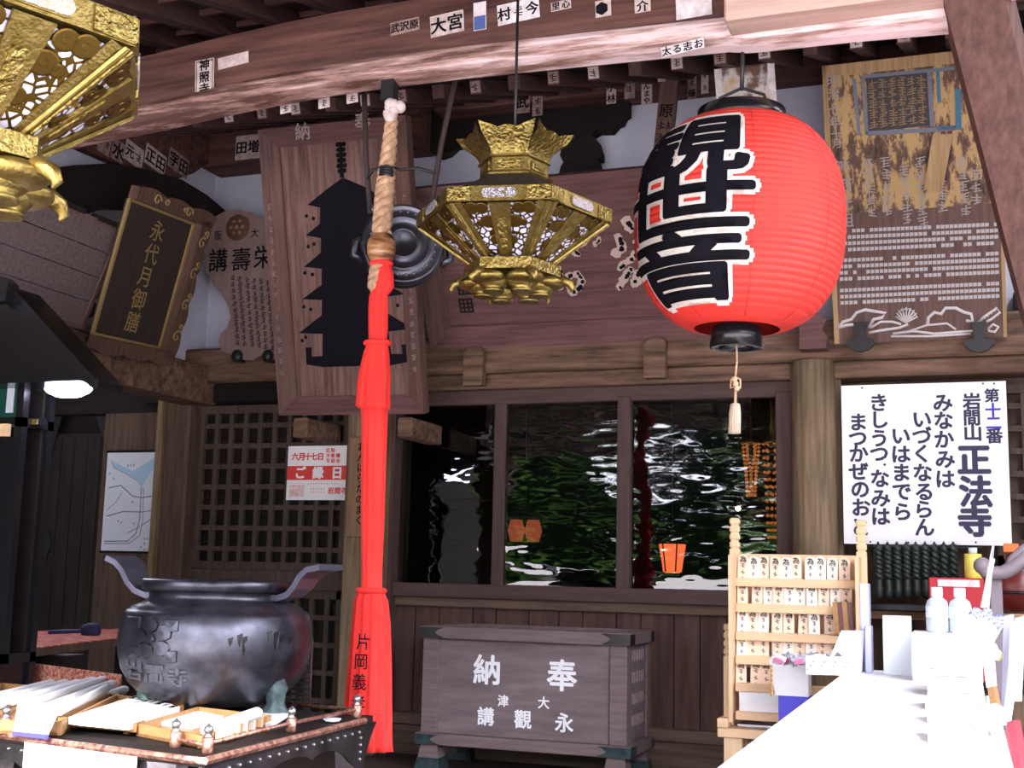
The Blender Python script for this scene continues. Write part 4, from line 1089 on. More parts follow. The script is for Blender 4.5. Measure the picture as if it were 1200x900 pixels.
slip_px(744, -14, 762, 15, YB-.002, '~介', 'slip', 'narrow slip ending in one visible character near the beam top', roll=-2)
slip_px(793, -16, 833, 21, YB-.002, '', 'slip_pale', 'large white faded paper pasted near the right end of the beam', roll=-2)
slip_px(776, 50, 824, 62, YB-.035, '太る志お', 'slip_pale', 'slanting slip with cursive writing on the pale lower edge of the beam', roll=-7)
slip_px(153, 0, 210, 14, 5.9, '■神牧', 'slip', 'wide paper slip on a ceiling batten at the upper left', roll=-7)
# purlin slips under the rafters
for i, (x0, y0, x1, y1, tx, m_, lb) in enumerate((
    (604, 106, 621, 133, '武', 'slip_dark', 'browned slip with one bold character above the gilt lantern crown'),
    (624, 112, 636, 136, '~~', 'slip_dark', 'faded narrow slip right of the bold character slip above the crown'),
    (711, 96, 722, 122, '小林', 'slip', 'upright slip with two characters over the bottle strut'),
    (732, 92, 744, 116, '~', 'slip_dark', 'framed faint slip second left of the narrow name plank'),
    (752, 88, 764, 123, 'おんまや', 'slip', 'upright slip of cursive kana beside the narrow name plank'),
    (771, 78, 780, 96, '~', 'slip', 'tiny slip pasted at the head of the narrow name plank'),
    (806, 90, 816, 116, '~藤', 'slip_dark', 'dim slip between the name plank and the peeling board, lettered boldly'),
    (822, 82, 830, 110, '~~', 'slip', 'narrow pale slip touching the peeling board'))):
    slip_px(x0, y0, x1, y1, (7.59 if '771' in str(x0) else WY-.205), tx, m_, lb)
# slips along the board below the beam and on rafter ends
YP = 5.478
for x, y, lb in ((335, 127, 'small torn slip on the board under the beam, first from the left'), (380, 121, 'small slip with a mark under the beam, second from the left'), (413, 115, 'small slip with a mark under the beam, third from the left beside the gong strap')):
    slip_px(x-7, y-6, x+7, y+6, YP, '~', 'slip', lb, roll=-5)
for i in range(22):
    x = -5.2+.2375*i
    if i in (3, 7, 10, 12, 15, 19): continue
    T = Matrix.Translation((x, 6.35, 4.03)) @ Matrix.Rotation(.36, 4, 'X') @ Matrix.Translation((0, -.003, 0))
    slip(T, .06, .065, '~', ('slip', 'slip_dark')[i % 2], 'tiny paper slip pasted on the cut end of a rafter', 'slips on the rafter ends')
# slips on the eaves board of the left wall and beside it
for i, (x, y, tx) in enumerate(((122, 168, '~~'), (138, 177, '水'), (157, 181, '元~'), (182, 187, '正田'), (209, 191, '字田'))):
    c = PX(x, y, XL+.025)
    T = Matrix.Translation(c) @ Matrix.Rotation(R(90), 4, 'Z') @ Matrix.Rotation(R(8), 4, 'Y')
    slip(T, (.13, .13, .2, .24, .24)[i], .15, tx, ('slip_dark', 'slip_dark', 'slip', 'slip', 'slip_dark')[i], ('first', 'second', 'third', 'fourth', 'last')[i]+' paper slip from the left on the ragged eaves board, upper left wall', vert=False)
slip_px(275, 158, 306, 187, WY-.205, '田増', 'slip', 'broad slip with two bold characters on the back wall left of the pagoda board', vert=False)

# ------------------------------------------------------------------ offertory box
def offertory():
    Y = 7.43
    q = lambda x, y: P(x, y, Y)
    x0, x1 = q(493, 740).x, q(739, 752).x
    zt, zt2 = q(493, 733).z, q(493, 747).z
    zb, zb2 = q(492, 858).z, q(492, 871).z
    dp = .62
    t = thing('offertory_box', 'large wooden offertory box with white painted characters below the window', 'offertory box', Vector(((x0+x1)/2, Y, 0)))
    off = Matrix.Translation(-Vector(((x0+x1)/2, Y, 0)))
    B = lambda *a, b=.004: MB().box(*a, T=off, b=b)
    rim = B(x0, x1, Y-.02, Y+.07, zt2, zt); rim.box(x0, x1, Y+dp-.07, Y+dp+.02, zt2, zt, off, .004).box(x0, x0+.09, Y+.07, Y+dp-.07, zt2, zt, off, .004).box(x1-.09, x1, Y+.07, Y+dp-.07, zt2, zt, off, .004)
    rim.build('top_frame', 'box_frame', t)
    B(x0-.005, x1+.01, Y-.03, Y+.06, zb2, zb).box(x0-.005, x1+.01, Y+dp-.06, Y+dp+.03, zb2, zb, off, .004).box(x0-.005, x0+.085, Y+.06, Y+dp-.06, zb2, zb, off, .004).box(x1-.08, x1+.01, Y+.06, Y+dp-.06, zb2, zb, off, .004).build('base_frame', 'box_frame', t)
    for a in (x0+.02, x1-.13):
        for yy in (Y, Y+dp-.11): B(a, a+.11, yy, yy+.11, zb, zt2).build('corner_post', 'box_frame', t)
    B(x0+.12, x1-.12, Y+.02, Y+.05, zb, zt2).build('front_panel', 'box', t)
    B(x0+.12, x1-.12, Y+dp-.05, Y+dp-.02, zb, zt2).build('back_panel', 'box', t)
    B(x0+.035, x0+.06, Y+.1, Y+dp-.1, zb, zt2).build('side_panel', 'box', t); B(x1-.06, x1-.035, Y+.1, Y+dp-.1, zb, zt2).build('side_panel', 'box', t)
    n = 13
    for k in range(n):
        a = x0+.12+(x1-x0-.24)*(k+.5)/n
        MB().prism([(a-.045, zt-.045), (a+.005, zt-.005), (a+.045, zt-.045)], Y+.07, Y+dp-.07, 'y', off).build('grate_slat', 'box_frame', t)
    # feet with copper shoes
    for a in (x0+.03, x1-.14):
        for yy in (Y-.005, Y+dp-.1):
            rings = [[(a-.0, yy, zb2), (a+.11, yy, zb2), (a+.11, yy+.1, zb2), (a, yy+.1, zb2)], [(a-.03, yy-.03, .002), (a+.14, yy-.03, .002), (a+.14, yy+.13, .002), (a-.03, yy+.13, .002)]]
            f = MB().loft(rings, T=off).build('foot', 'box_frame', t)
            w = lambda k: [(a-.03*k-.004, yy-.03*k-.004), (a+.11+.03*k+.004, yy-.03*k-.004), (a+.11+.03*k+.004, yy+.1+.03*k+.004), (a-.03*k-.004, yy+.1+.03*k+.004)]
            MB().loft([[(x, y, zb2*.5) for x, y in w(.5)], [(x, y, 0) for x, y in w(1)]], T=off).build('copper_shoe', 'copper_green', f)
    # black corner fittings with notched ends
    fit = MB()
    ft2 = MB()
    def fitting(mb, xa, xb, za, zb_, y, flip):
        l = abs(xb-xa)
        pts = [(0, za), (l-.0, za), (l-.045, za+(zb_-za)*.28), (l-.06, (za+zb_)/2), (l-.045, za+(zb_-za)*.72), (l, zb_), (0, zb_)]
        pts = [((xa+u) if not flip else (xa-u), v) for u, v in pts]
        mb.prism(pts, y-.004, y+.002, 'y', off)
    fitting(fit, x0-.003, x0+.17, zt2+.006, zt-.006, Y-.02, False); fitting(fit, x1+.003, x1-.18, zt2+.006, zt-.006, Y-.02, True)
    fit.build('upper_corner_fitting_trim', 'black', t)
    fitting(ft2, x0-.006, x0+.16, zb2+.006, zb-.004, Y-.03, False); fitting(ft2, x1+.012, x1-.2, zb2+.006, zb-.004, Y-.03, True)
    ft2.build('lower_corner_fitting_trim', 'copper_green', t)
    sd = MB(); sd.box(x1-.001, x1+.004, Y-.02, Y+.1, zt2+.006, zt-.006, off).box(x1-.001, x1+.004, Y+dp-.09, Y+dp+.02, zt2+.006, zt-.006, off); sd.build('side_fitting_trim', 'black', t)
    sd = MB(); sd.box(x1+.009, x1+.014, Y-.03, Y+.12, zb2+.006, zb-.004, off).box(x1+.009, x1+.014, Y+dp-.1, Y+dp+.03, zb2+.006, zb-.004, off); sd.build('side_fitting_trim', 'copper_green', t)
    wr = MB(); k = 1/3.75*Y/1450*1.06
    for c, x, y, s in (('納', 342, 355, 132), ('奉', 670, 380, 138), ('津', 412, 492, 52), ('大', 590, 500, 54), ('講', 335, 560, 80), ('觀', 498, 573, 80), ('永', 680, 588, 84)):
        p = P(480+x/3.75, 690+y/3.75, Y+.02); put(wr, c, p.x, p.z, s*k, .026, Y+.017, T=off)
    wr.build('lettering', 'white', t, 'white painted characters', fix=False)
    sw = MB()
    for i in range(8):
        for j in range(4):
            yy = Y+.14+.045*i; zz = zb+.52-.13*j
            sw.add([(x1-.034, yy-.016, zz-.035), (x1-.034, yy+.012, zz-.035+.01*(i % 2)), (x1-.034, yy+.012, zz+.035), (x1-.034, yy-.016, zz+.03)], [(0, 1, 2, 3)], off)
    sw.build('side_lettering', 'slip', t, 'faint white side writing', fix=False)
offertory()

# ------------------------------------------------------------------ votive stick rack
def rack():
    Y = 6.95
    base = P(930, 850, Y)
    t = thing('votive_stick_rack', 'pale timber stepped rack holding rows of votive sticks beside the counter', 'rack', Vector((base.x, Y, 0)))
    off = Matrix.Translation(-Vector((base.x, Y, 0)))
    def post(xp, ytop, ybot, YY, nm='post'):
        a, b = P(xp-5.5, ytop, YY), P(xp+5, ybot, YY); z0, z1 = b.z, a.z
        m_ = MB(); n = 4 ; step = .043
        m_.box(a.x, a.x+.054, YY, YY+.05, z0, z1-n*step, off, .003)
        for k in range(n): m_.box(a.x, a.x+.054, YY-.002, YY+.052, z1-(k+1)*step+.006, z1-k*step, off, .008)
        m_.box(a.x+.008, a.x+.046, YY+.006, YY+.044, z1-n*step, z1-.01, off)
        m_.build(nm, 'pale_z', t)
    post(860, 607, 850, Y+.05); post(1008, 609, 850, Y+.05)
    post(853, 731, 850, Y-.08, 'front_post')
    xl, xr = P(863, 700, Y).x, P(1005, 700, Y).x
    MB().box(xl, xr, Y+.06, Y+.09, P(930, 665, Y).z-.55, P(930, 650, Y+.06).z, off).build('back_board', 'pale', t)
    rows = [(682, 650), (712, 687), (745, 717), (773, 749), (805, 777), (838, 811)]
    L = []
    for i, (yl, yt) in enumerate(rows):
        YY = Y-.02-.02*i
        a, b = P(862, yl+5, YY), P(862, yl-5, YY)
        MB().box(a.x-.0, xr, YY-.012, YY+.06, a.z, b.z, off, .003).build('shelf_lip', 'pale', t)
        L.append((YY, b.z-.01))
    # side cheeks
    for x in (xl-.02, xr):
        MB().box(x, x+.02, Y-.14, Y+.09, P(930, 848, Y).z, P(930, 652, Y).z, off).build('side_board', 'pale_z', t)
    a = P(843, 862, Y-.1); b = P(1010, 842, Y-.1)
    MB().box(a.x, b.x+.2, Y-.16, Y+.12, P(845, 864, Y-.16).z, P(845, 853, Y-.16).z, off, .004).build('base_plank', 'pale', t)
    MB().box(a.x, a.x+.06, Y-.17, Y+.12, P(845, 853, Y-.17).z, P(845, 842, Y-.17).z, off, .004).build('base_end', 'pale', t)
    zl = P(845, 864, Y-.16).z
    for x in (a.x+.03, a.x+.62):
        for yy in (Y-.14, Y+.04): MB().box(x, x+.1, yy, yy+.06, 0, zl, off, .004).build('leg', 'pale_z', t)
    MB().box(a.x+.09, xr, Y-.05, Y+.06, P(845, 853, Y).z, P(845, 846, Y).z, off).build('lower_board', 'steel', t)
    # sticks: one of each wood, then copies
    def stick(tone):
        s = thing('votive_stick', 'x', 'votive stick', Matrix())
        w, h = .058, .135
        pts = [(-w/2, 0), (w/2, 0), (w/2, h-.02), (w*.33, h-.004), (0, h), (-w*.33, h-.004), (-w/2, h-.02)]
        MB().prism(pts, -.003, .003).build('stick_body', tone, s)
        wr = MB(); put(wr, '為', 0, h*.8, .04, .015, -.004)
        for k in range(3): scribble(wr, 0, h*.55-.036*k, .026, -.004)
        wr.build('lettering', 'ink', s, fix=False)
        return s
    protos = [stick('stick_cream'), stick('stick_tan')]
    used = [False, False]
    names = ['top', 'second', 'third', 'fourth', 'fifth']
    for i in range(5):
        YY, z = L[i]
        x = xl+.035; cnt = 0
        while x < xr-.03:
            k = 1 if rnd.random() < .42 else 0
            tone = ('cream', 'tan')[k]
            lb = '%s votive stick with brush writing on the %s shelf of the pale rack' % (tone, names[i])
            gp = '%s votive sticks on the %s shelf' % (tone, names[i])
            px = (x-xl)/(xr-xl)
            T = Matrix.Translation((x, YY+.03+.008*(cnt % 3), z+rnd.uniform(-.008, .006))) @ Matrix.Rotation(R(rnd.uniform(-1.5, 1.5)), 4, 'Y') @ Matrix.Rotation(R(-6), 4, 'X')
            vis = not (i == 3 and x > -.62) and not (i == 4 and px > .42)
            if vis:
                if not used[k]:
                    o = protos[k]; o.matrix_world = T; o['label'] = lb; o['group'] = gp; used[k] = True
                else: copy_tree(protos[k], T, lb, gp)
            cnt += 1; x += rnd.choice((.052, .056, .06, .064, .078))
    YY, z = L[5]
    o = MB().box(xl+.03, xl+.4, YY+.02, YY+.04, z, z+.13).build('white_card', 'paper'); tag(o, 'wide blank white card on the bottom shelf of the pale rack', 'card')
    # red and brown sticks standing askew at the right end of the third shelf
    YY, z = L[2]
    for k in range(4):
        b = MB().box(-.012, .012, -.004, .004, 0, .165).build('thin_wooden_slat', 'darkred' if k % 2 else 'tray'); b.matrix_world = Matrix.Translation((xr-.10+.025*k, YY-.03, z+.02)) @ Matrix.Rotation(R(-4), 4, 'Y')
        tag(b, ('thin brown slat' if not k % 2 else 'thin dark red slat')+' leaning at the right end of the third rack shelf', 'slat', 'slats at the end of the third shelf, '+('brown' if not k % 2 else 'dark red'))
rack()

# ------------------------------------------------------------------ incense burner and its table
ZT = .60
def burner():
    Yc = 4.93
    c = P(253, 760, Yc); s = (c-EYE).dot(F_)/FOC
    zz = lambda y: P(253, y, Yc).z
    t = thing('incense_burner', 'big round dark bronze incense burner with flared handles and a crest', 'incense burner', Vector((c.x, Yc, zz(832))))
    off = Matrix.Translation(-Vector((c.x, Yc, zz(832))))
    prof = [(30, 827), (62, 823), (82, 813), (97, 798), (106, 782), (110.5, 764), (111.5, 748), (110, 732), (106.5, 720), (103, 715), (99, 714), (98, 711), (84, 705), (79, 700), (80, 694), (84, 692), (88, 691), (89, 681), (86, 679), (78, 679), (76, 686), (40, 690)]
    pr = [(r*s, zz(y)) for r, y in prof]
    body = MB().lathe(pr, 72, off @ Matrix.Translation((c.x, Yc, 0))).build('bowl', 'bronze', t)
    MB().lathe([(.001, zz(684)), (60*s, zz(684)), (72*s, zz(687))], 40, off @ Matrix.Translation((c.x, Yc, 0)), fn=lambda r, z, a: r*(1+.04*sin(5*a))).build('ash', tex(mat('incense_ash', (.55, .55, .56), .95), 40, (.3, .3, .31), (.7, .7, .7)), t, 'pale incense ash')
    def handle(pts, th, nm):
        pts = [Vector((P(x, y, Yc).x, 0, P(x, y, Yc).z)) for x, y in pts]
        n = len(pts); rings = []
        for k in range(n):
            d = (pts[min(k+1, n-1)]-pts[max(k-1, 0)]).normalized(); nn = Vector((-d.z, 0, d.x))
            w = .05+.06*(k/(n-1)); a = pts[k]+nn*th; b = pts[k]-nn*th
            rings.append([(a.x, Yc-w, a.z), (b.x, Yc-w, b.z), (b.x, Yc+w, b.z), (a.x, Yc+w, a.z)])
        MB().loft(rings, T=off).build(nm, mat('handle_bronze', (.10, .10, .14), .4, .6), t)
    handle(((192, 698), (178, 697), (168, 692), (161, 682), (156, 668), (150, 659), (141, 654)), .013, 'handle')
    handle(((318, 700), (332, 701), (345, 697), (354, 688), (362, 676), (372, 668), (388, 665)), .013, 'handle')
    # feet
    for dx, dy in ((-47, -.24), (92, -.06), (-10, .2)):
        fx, fy = c.x+dx*s, Yc+dy
        MB().lathe([(.05, zz(832)), (.062, zz(830)), (.055, zz(826)), (.036, zz(818)), (.04, zz(808)), (.048, zz(800)), (.03, zz(788))], 16, off @ Matrix.Translation((fx, fy, 0)), fn=lambda r, z, a_: r*(1+.1*sin(4*a_))).build('foot', 'patina', t)
    # relief wrapped on the bowl
    ca = math.atan2(EYE.y-Yc, EYE.x-c.x)
    def rad(z):
        for k in range(len(pr)-1):
            if pr[k][1] <= z <= pr[k+1][1]: f = (z-pr[k][1])/(pr[k+1][1]-pr[k][1]+1e-9); return pr[k][0]+(pr[k+1][0]-pr[k][0])*f
        return pr[4][0]
    def wrap(x, y, lift):
        z = zz(y); r = rad(z); a = ca+math.asin(max(-.98, min(.98, (x-253)*s/r))); return (c.x+(r+lift)*cos(a), Yc+(r+lift)*sin(a), z)
    rel = MB()
    def patch(poly):
        n = len(poly); cx = sum(p[0] for p in poly)/n; cy = sum(p[1] for p in poly)/n
        vs = [wrap(x, y, -.004) for x, y in poly]+[wrap(cx+(x-cx)*.86, cy+(y-cy)*.86, .009) for x, y in poly]+[wrap(cx, cy, .010)]
        rel.add(vs, [(i, (i+1) % n, n+(i+1) % n, n+i) for i in range(n)]+[(n+i, n+(i+1) % n, 2*n) for i in range(n)], off)
    cx, cy = 185, 744
    for k in range(5):
        a = k*2*pi/5-.5; pc = (cx+15*cos(a), cy+15*sin(a))
        patch([(pc[0]+9.5*cos(b)*(1 if cos(b-a) < .8 else .85), pc[1]+9.5*sin(b)) for b in [i*2*pi/9 for i in range(9)]])
    patch([(cx+4*cos(i), cy+4*sin(i)) for i in range(6)])
    for (x, y) in ((164, 728), (206, 729), (206, 763), (166, 760)): patch([(x-8, y-7), (x+7, y-7), (x+7, y+6), (x+2, y+7), (x-8, y+7)])
    rel.build('crest_relief_pattern', 'bronze', t, 'raised flower crest')
    wr = MB()
    for ch, x, y in (('岩', 166, 782), ('間', 189, 783), ('寺', 214, 786)):
        g = MB(); put(g, ch, 0, 0, 1, .04)
        n0 = len(wr.v); wr.add([wrap(x+v[0]*22, y-v[2]*22, .004) for v in g.v], g.f, off)
    wr.build('lettering', mat('relief_bronze', (.12, .12, .15), .5, .6), t, 'raised characters', fix=False)
    dr = MB()
    for k, (x, y, h) in enumerate(((278, 738, 14), (283, 741, 22), (310, 735, 12), (318, 736, 20), (324, 738, 9), (333, 742, 7), (268, 742, 9))):
        p = [wrap(x-3, y, .002), wrap(x+3, y-2, .002), wrap(x+2, y+h*.6, .002), wrap(x, y+h, .002), wrap(x-2, y+h*.6, .002)]
        dr.add(p, [(0, 1, 2, 3, 4)], off)
    dr.build('wax_drip_pattern', 'black', t, fix=False)
burner()

def candle_table():
    A, B, Cc, D = PZ(-70, 850, ZT), PZ(219, 887, ZT), PZ(240, 889, ZT), PZ(428, 842, ZT)
    E_ = Vector((D.x-.02, max(D.y, 5.15), ZT)); G = Vector((A.x-.1, 5.15, ZT))
    poly = [A, B, Cc, D, E_, G]
    t = thing('candle_table', 'low metal clad offering table with copper rails in the lower left corner', 'table', Vector((B.x, B.y, 0)))
    off = Matrix.Translation(-Vector((B.x, B.y, 0)))
    MB().prism([(p.x, p.y) for p in poly], ZT-.03, ZT, 'z', off).build('top', 'dark', t)
    rim = MB(); po = [A, B, Cc, D]
    rim.tube([p+Vector((0, 0, -.008)) for p in po], .014, 6, False, off)
    rim.build('copper_edge', 'copper', t)
    # rail bars between posts
    def up(p, h): return Vector((p.x, p.y, ZT+h))
    p205, p235, p342, p421, p5 = PZ(205, 876, ZT), PZ(243, 883, ZT), PZ(341, 858, ZT), PZ(418, 841, ZT), PZ(6, 858, ZT)
    for p in (p5, p205, p235, p342, p421):
        b = MB().lathe([(.016, 0), (.02, .004), (.02, .052), (.016, .055)], 16, off @ Matrix.Translation((p.x, p.y, ZT))).build('rail_post', 'copper', t)
        MB().lathe([(.016, .055), (.019, .058), (.01, .064), (.014, .07), (.018, .08), (.015, .09), (.006, .097), (.001, .104)], 16, off @ Matrix.Translation((p.x, p.y, ZT))).build('finial', 'steel', b)
    MB().tube([up(p205, .03), up(p235, .028)], .007, 8, T=off).build('rail', 'copper', t)
    MB().tube([up(p235, .035), up(p342, .035), up(p421, .035), up(p421, .035)+Vector((-.5, .05, 0))], .008, 8, T=off).build('rail', 'copper', t)
    # riveted apron with a scalloped lower edge
    def apron(p, q_, L_, name):
        d = (q_-p); ln = Vector((d.x, d.y, 0)).length; x = Vector((d.x, d.y, 0)).normalized(); y = Vector((-x.y, x.x, 0))
        T = off @ (Matrix.Translation((p.x, p.y, ZT-.03)) @ Matrix((x, y, Vector((0, 0, 1)))).transposed().to_4x4())
        pts = [(0, 0), (ln, 0), (ln, -.17), (ln*.96, -.17)]
        for k in range(25):
            f = k/24; u = ln*(.9-.8*f); z = -.085-.05*abs(2*f-1)**3-.03*abs(sin(pi*f*3))**.5*(-1)
            pts.append((u, min(-.05, z)))
        pts += [(ln*.04, -.17), (0, -.17)]
        a = MB().prism(pts, 0, .012, 'y', T).build(name, 'pewter', t)
        rv = MB()
        n = int(ln/.07)
        for k in range(n): rv.ball((ln*(k+.5)/n, -.002, -.025), .006, 8, T)
        for k in range(4): rv.ball((.02, -.002, -.05-.03*k), .006, 8, T); rv.ball((ln-.02, -.002, -.05-.03*k), .006, 8, T)
        rv.build('rivet', 'steel', a)
    apron(A+Vector((0, .01, 0)), B+Vector((0, .01, 0)), .17, 'front_apron'); apron(Cc+Vector((-.01, 0, 0)), D+Vector((-.01, 0, 0)), .2, 'side_apron')
    for p in (B, D, A+Vector((.4, 0, 0))):
        rings = []
        for k in range(9):
            f = k/8; r = .075-.04*sin(pi*min(1, f*1.1))+.02*f; o = .05*sin(pi*f)
            rings.append([(p.x-.1-r-o*0, p.y+.02, ZT-.03-f*(ZT-.03)), (p.x-.1+r, p.y+.02, ZT-.03-f*(ZT-.03)), (p.x-.1+r, p.y+.02+2*r, ZT-.03-f*(ZT-.03)), (p.x-.1-r, p.y+.02+2*r, ZT-.03-f*(ZT-.03))])
        MB().loft(rings, T=off).build('leg', 'pewter', t)
    # paper notice hung on the apron
    p0, p1 = PZ(35, 863, ZT), PZ(166, 880, ZT)
    d = (p1-p0); x = Vector((d.x, d.y, 0)).normalized(); y = Vector((-x.y, x.x, 0))
    o = MB().box(0, d.length, -.022, -.018, -.36, -.018).build('paper_notice', 'paper'); o.matrix_world = Matrix.Translation((p0.x, p0.y, ZT)) @ Matrix((x, y, Vector((0, 0, 1)))).transposed().to_4x4()
    tag(o, 'blank white paper sheet hanging on the front of the candle table', 'paper')
candle_table()

def tray(name, label, pts, z, h, m_='tray', r=.0, leg=0, inner=.012):
    """tray from four photo points of its top rim (front left, front right, back right, back left)"""
    ps = [PZ(x, y, z+h) for x, y in pts]; c = sum(ps, Vector())/4
    t = thing(name, label, 'tray', Vector((c.x, c.y, z)))
    off = Matrix.Translation(-Vector((c.x, c.y, z)))
    MB().prism([(p.x, p.y) for p in ps], z+leg, z+leg+.012, 'z', off).build('bottom', m_, t)
    for k in range(4):
        a, b = ps[k], ps[(k+1) % 4]; n = Vector((0, 0, 1)).cross(b-a).normalized()
        if n.dot(c-a) < 0: n = -n
        MB().prism([(a.x, a.y), (b.x, b.y), ((b+n*inner).x, (b+n*inner).y), ((a+n*inner).x, (a+n*inner).y)], z+leg, z+h, 'z', off).build('side', m_, t)
    if leg:
        for f in (.15, .85):
            for g_ in (.1, .9):
                p = ps[0].lerp(ps[1], f).lerp(ps[3].lerp(ps[2], f), g_); MB().box(p.x-.012, p.x+.012, p.y-.012, p.y+.012, z, z+leg, off).build('tray_foot', m_, t)
    return t, ps, c
def candle(a, b, r, label, group=None, wick=True):
    a, b = Vector(a), Vector(b); d = (b-a); L_ = d.length
    q_ = d.to_track_quat('Z', 'Y').to_matrix().to_4x4(); q_.translation = a
    t = thing('candle', label, 'candle', q_, group)
    MB().lathe([(r*.8, 0), (r*.85, .004), (r*.92, L_*.5), (r, L_*.97), (r*.8, L_), (r*.3, L_-.004)], 14).build('wax_stick', 'wax', t)
    if wick: MB().tube([(0, 0, L_-.004), (.002, 0, L_+.03)], .004, 5).build('wick', 'iron', t)
    return t
def offerings():
    z = ZT+.002
    # left tray with brocade back and a heap of candles
    ps = [PZ(x, y, z+.06) for x, y in ((-40, 838), (82, 845), (135, 806), (-40, 792))]
    t, tp, c = tray('candle_tray', 'open tray with red brocade back holding a heap of white candles', ((-60, 842), (72, 846), (142, 812), (0, 800)), z, .05, 'tray')
    b0, b1, b2 = PZ(-20, 806, z), PZ(38, 800, z), PZ(140, 815, z)
    br = tex(mat('red_brocade', (.4, .1, .08), .8), 60, (.28, .04, .03), (.6, .3, .2), .42, .58, kind='noise')
    sc = MB()
    for a, b in ((b0, b1), (b1, b2)): sc.add([(a.x, a.y, z), (b.x, b.y, z), (b.x, b.y, z+.10), (a.x, a.y, z+.10), (a.x, a.y+.012, z), (b.x, b.y+.012, z), (b.x, b.y+.012, z+.10), (a.x, a.y+.012, z+.10)], [(0, 1, 2, 3), (7, 6, 5, 4), (3, 2, 6, 7), (0, 4, 5, 1), (0, 3, 7, 4), (1, 5, 6, 2)])
    o = sc.build('brocade_screen', br); tag(o, 'low folded red brocade screen behind the heap of candles', 'screen')
    rows = (((60, 838), (147, 808), .022, .02), ((40, 834), (133, 801), .022, .045), ((30, 826), (122, 796), .02, .055), ((15, 822), (110, 797), .02, .055), ((0, 826), (92, 800), .02, .045), ((-10, 822), (78, 800), .02, .04), ((-22, 820), (62, 800), .02, .04), ((70, 834), (126, 806), .02, .06), ((-30, 834), (50, 806), .02, .05))
    for i, (a, b, r, h) in enumerate(rows):
        candle(PZ(*a, z+h+.012), PZ(*b, z+h+.016), r, 'thick white candle lying in the heap beside the brocade screen', 'heaped white candles')
    # white card standing at the left with a blue foot
    p0, p1 = PZ(14, 862, z), PZ(53, 868, z)
    d = p1-p0; x = d.normalized(); y = Vector((-x.y, x.x, 0)); zx = Vector((0, .25, 1)).normalized(); y = zx.cross(x)
    T = Matrix((x, y, zx)).transposed().to_4x4(); T.translation = p0
    t = thing('price_card', 'white card with a blue foot leaning in front of the candle heap', 'card', T)
    MB().prism([(0, .016), (d.length, .016), (d.length+.035, .125), (-.02, .125)], 0, .008).build('card', 'paper', t); MB().box(0, d.length, -.002, .01, 0, .016).build('blue_foot', 'blue', t)
    # stack of long white packets on a honey coloured tray
    t, tp, c = tray('packet_tray', 'honey wooden tray on little feet under the stacked white packets', ((68, 840), (158, 848), (216, 826), (128, 812)), z, .05, leg=.018)
    f0, f1, f2, f3 = PZ(80, 841, z+.055), PZ(152, 848, z+.055), PZ(211, 829, z+.055), PZ(158, 816, z+.055)
    n = 7
    for k in range(n):
        u0, u1 = k/n+.008, (k+1)/n-.008
        a, b = f0.lerp(f1, u0), f0.lerp(f1, u1); c_, d_ = f3.lerp(f2, u1), f3.lerp(f2, u0)
        cc = (a+b+c_+d_)/4; t = thing('incense_packet', 'long flat white packet with small dark end marks on the honey tray', 'packet', cc, 'white packets on the honey tray')
        off = Matrix.Translation(-cc); hh = .03
        MB().prism([(v.x, v.y) for v in (a, b, c_, d_)], z+.03, z+.058+.002*(k % 2), 'z', off).build('packet', 'paper', t)
        w = MB()
        for j in range(2):
            m_ = d_.lerp(c_, .5).lerp(a.lerp(b, .5), .05+.06*j); w.box(m_.x-.01, m_.x+.01, m_.y-.008, m_.y+.008, z+.058, z+.0615, off)
        w.build('end_mark_print', 'ink', t)
    # second tray with papers and one big candle
    t, tp, c = tray('paper_tray', 'wide honey wooden tray behind the copper rail with papers inside', ((160, 848), (236, 862), (318, 838), (232, 828)), z, .045, leg=.0)
    g0 = [PZ(x, y, z+.02) for x, y in ((186, 848), (226, 853), (262, 842), (222, 834))]
    o = MB().prism([(v.x, v.y) for v in g0], z+.014, z+.03, 'z').build('paper_sheaf', 'paper'); tag(o, 'white paper sheaf lying in the tray behind the copper rail', 'paper')
    o = MB().prism([(v.x, v.y) for v in [PZ(x, y, z+.02) for x, y in ((282, 845), (318, 848), (338, 836), (300, 832))]], z+.004, z+.02, 'z').build('paper_sheaf', 'paper'); tag(o, 'white paper sheaf at the rope end of the copper railed table', 'paper')
    candle(PZ(240, 856, z+.05), PZ(303, 835, z+.075), .024, 'single thick white candle lying across the paper tray')
    # standing bundle of sticks in the tray
    for k in range(6):
        p = PZ(258+9*k, 866-3.2*k, z+.02)
        b = MB().box(p.x-.016, p.x+.016, p.y-.006, p.y+.006, z+.014, z+.06).build('stick_bundle', ('stick_tan', 'stick_cream', 'pale')[k % 3]); tag(b, ('tan', 'cream', 'pale')[k % 3]+' wooden tally standing along the rail edge of the paper tray', 'tally', 'tallies along the rail, '+('tan', 'cream', 'pale')[k % 3])
    # perforated metal screen by the burner foot
    a, b = PZ(300, 838, ZT), PZ(362, 836, ZT)
    a, b = P(302, 838, 5.13), P(362, 836, 5.13)
    mb = MB(); zt_ = P(362, 748, 5.13).z; z0 = ZT
    nx, nz = 8, 13
    for i in range(nx+1): xx = a.x+(b.x-a.x)*i/nx; mb.box(xx-.004, xx+.004, 5.128, 5.132, z0, zt_)
    for k in range(nz+1): zz = z0+(zt_-z0)*k/nz; mb.box(a.x, b.x, 5.127, 5.133, zz-.006, zz+.006)
    mb.box(b.x-.003, b.x+.003, 5.125, 5.135, z0, zt_)
    o = mb.build('wire_mesh_screen', 'pewter'); tag(o, 'upright perforated metal screen behind the right foot of the burner', 'screen')
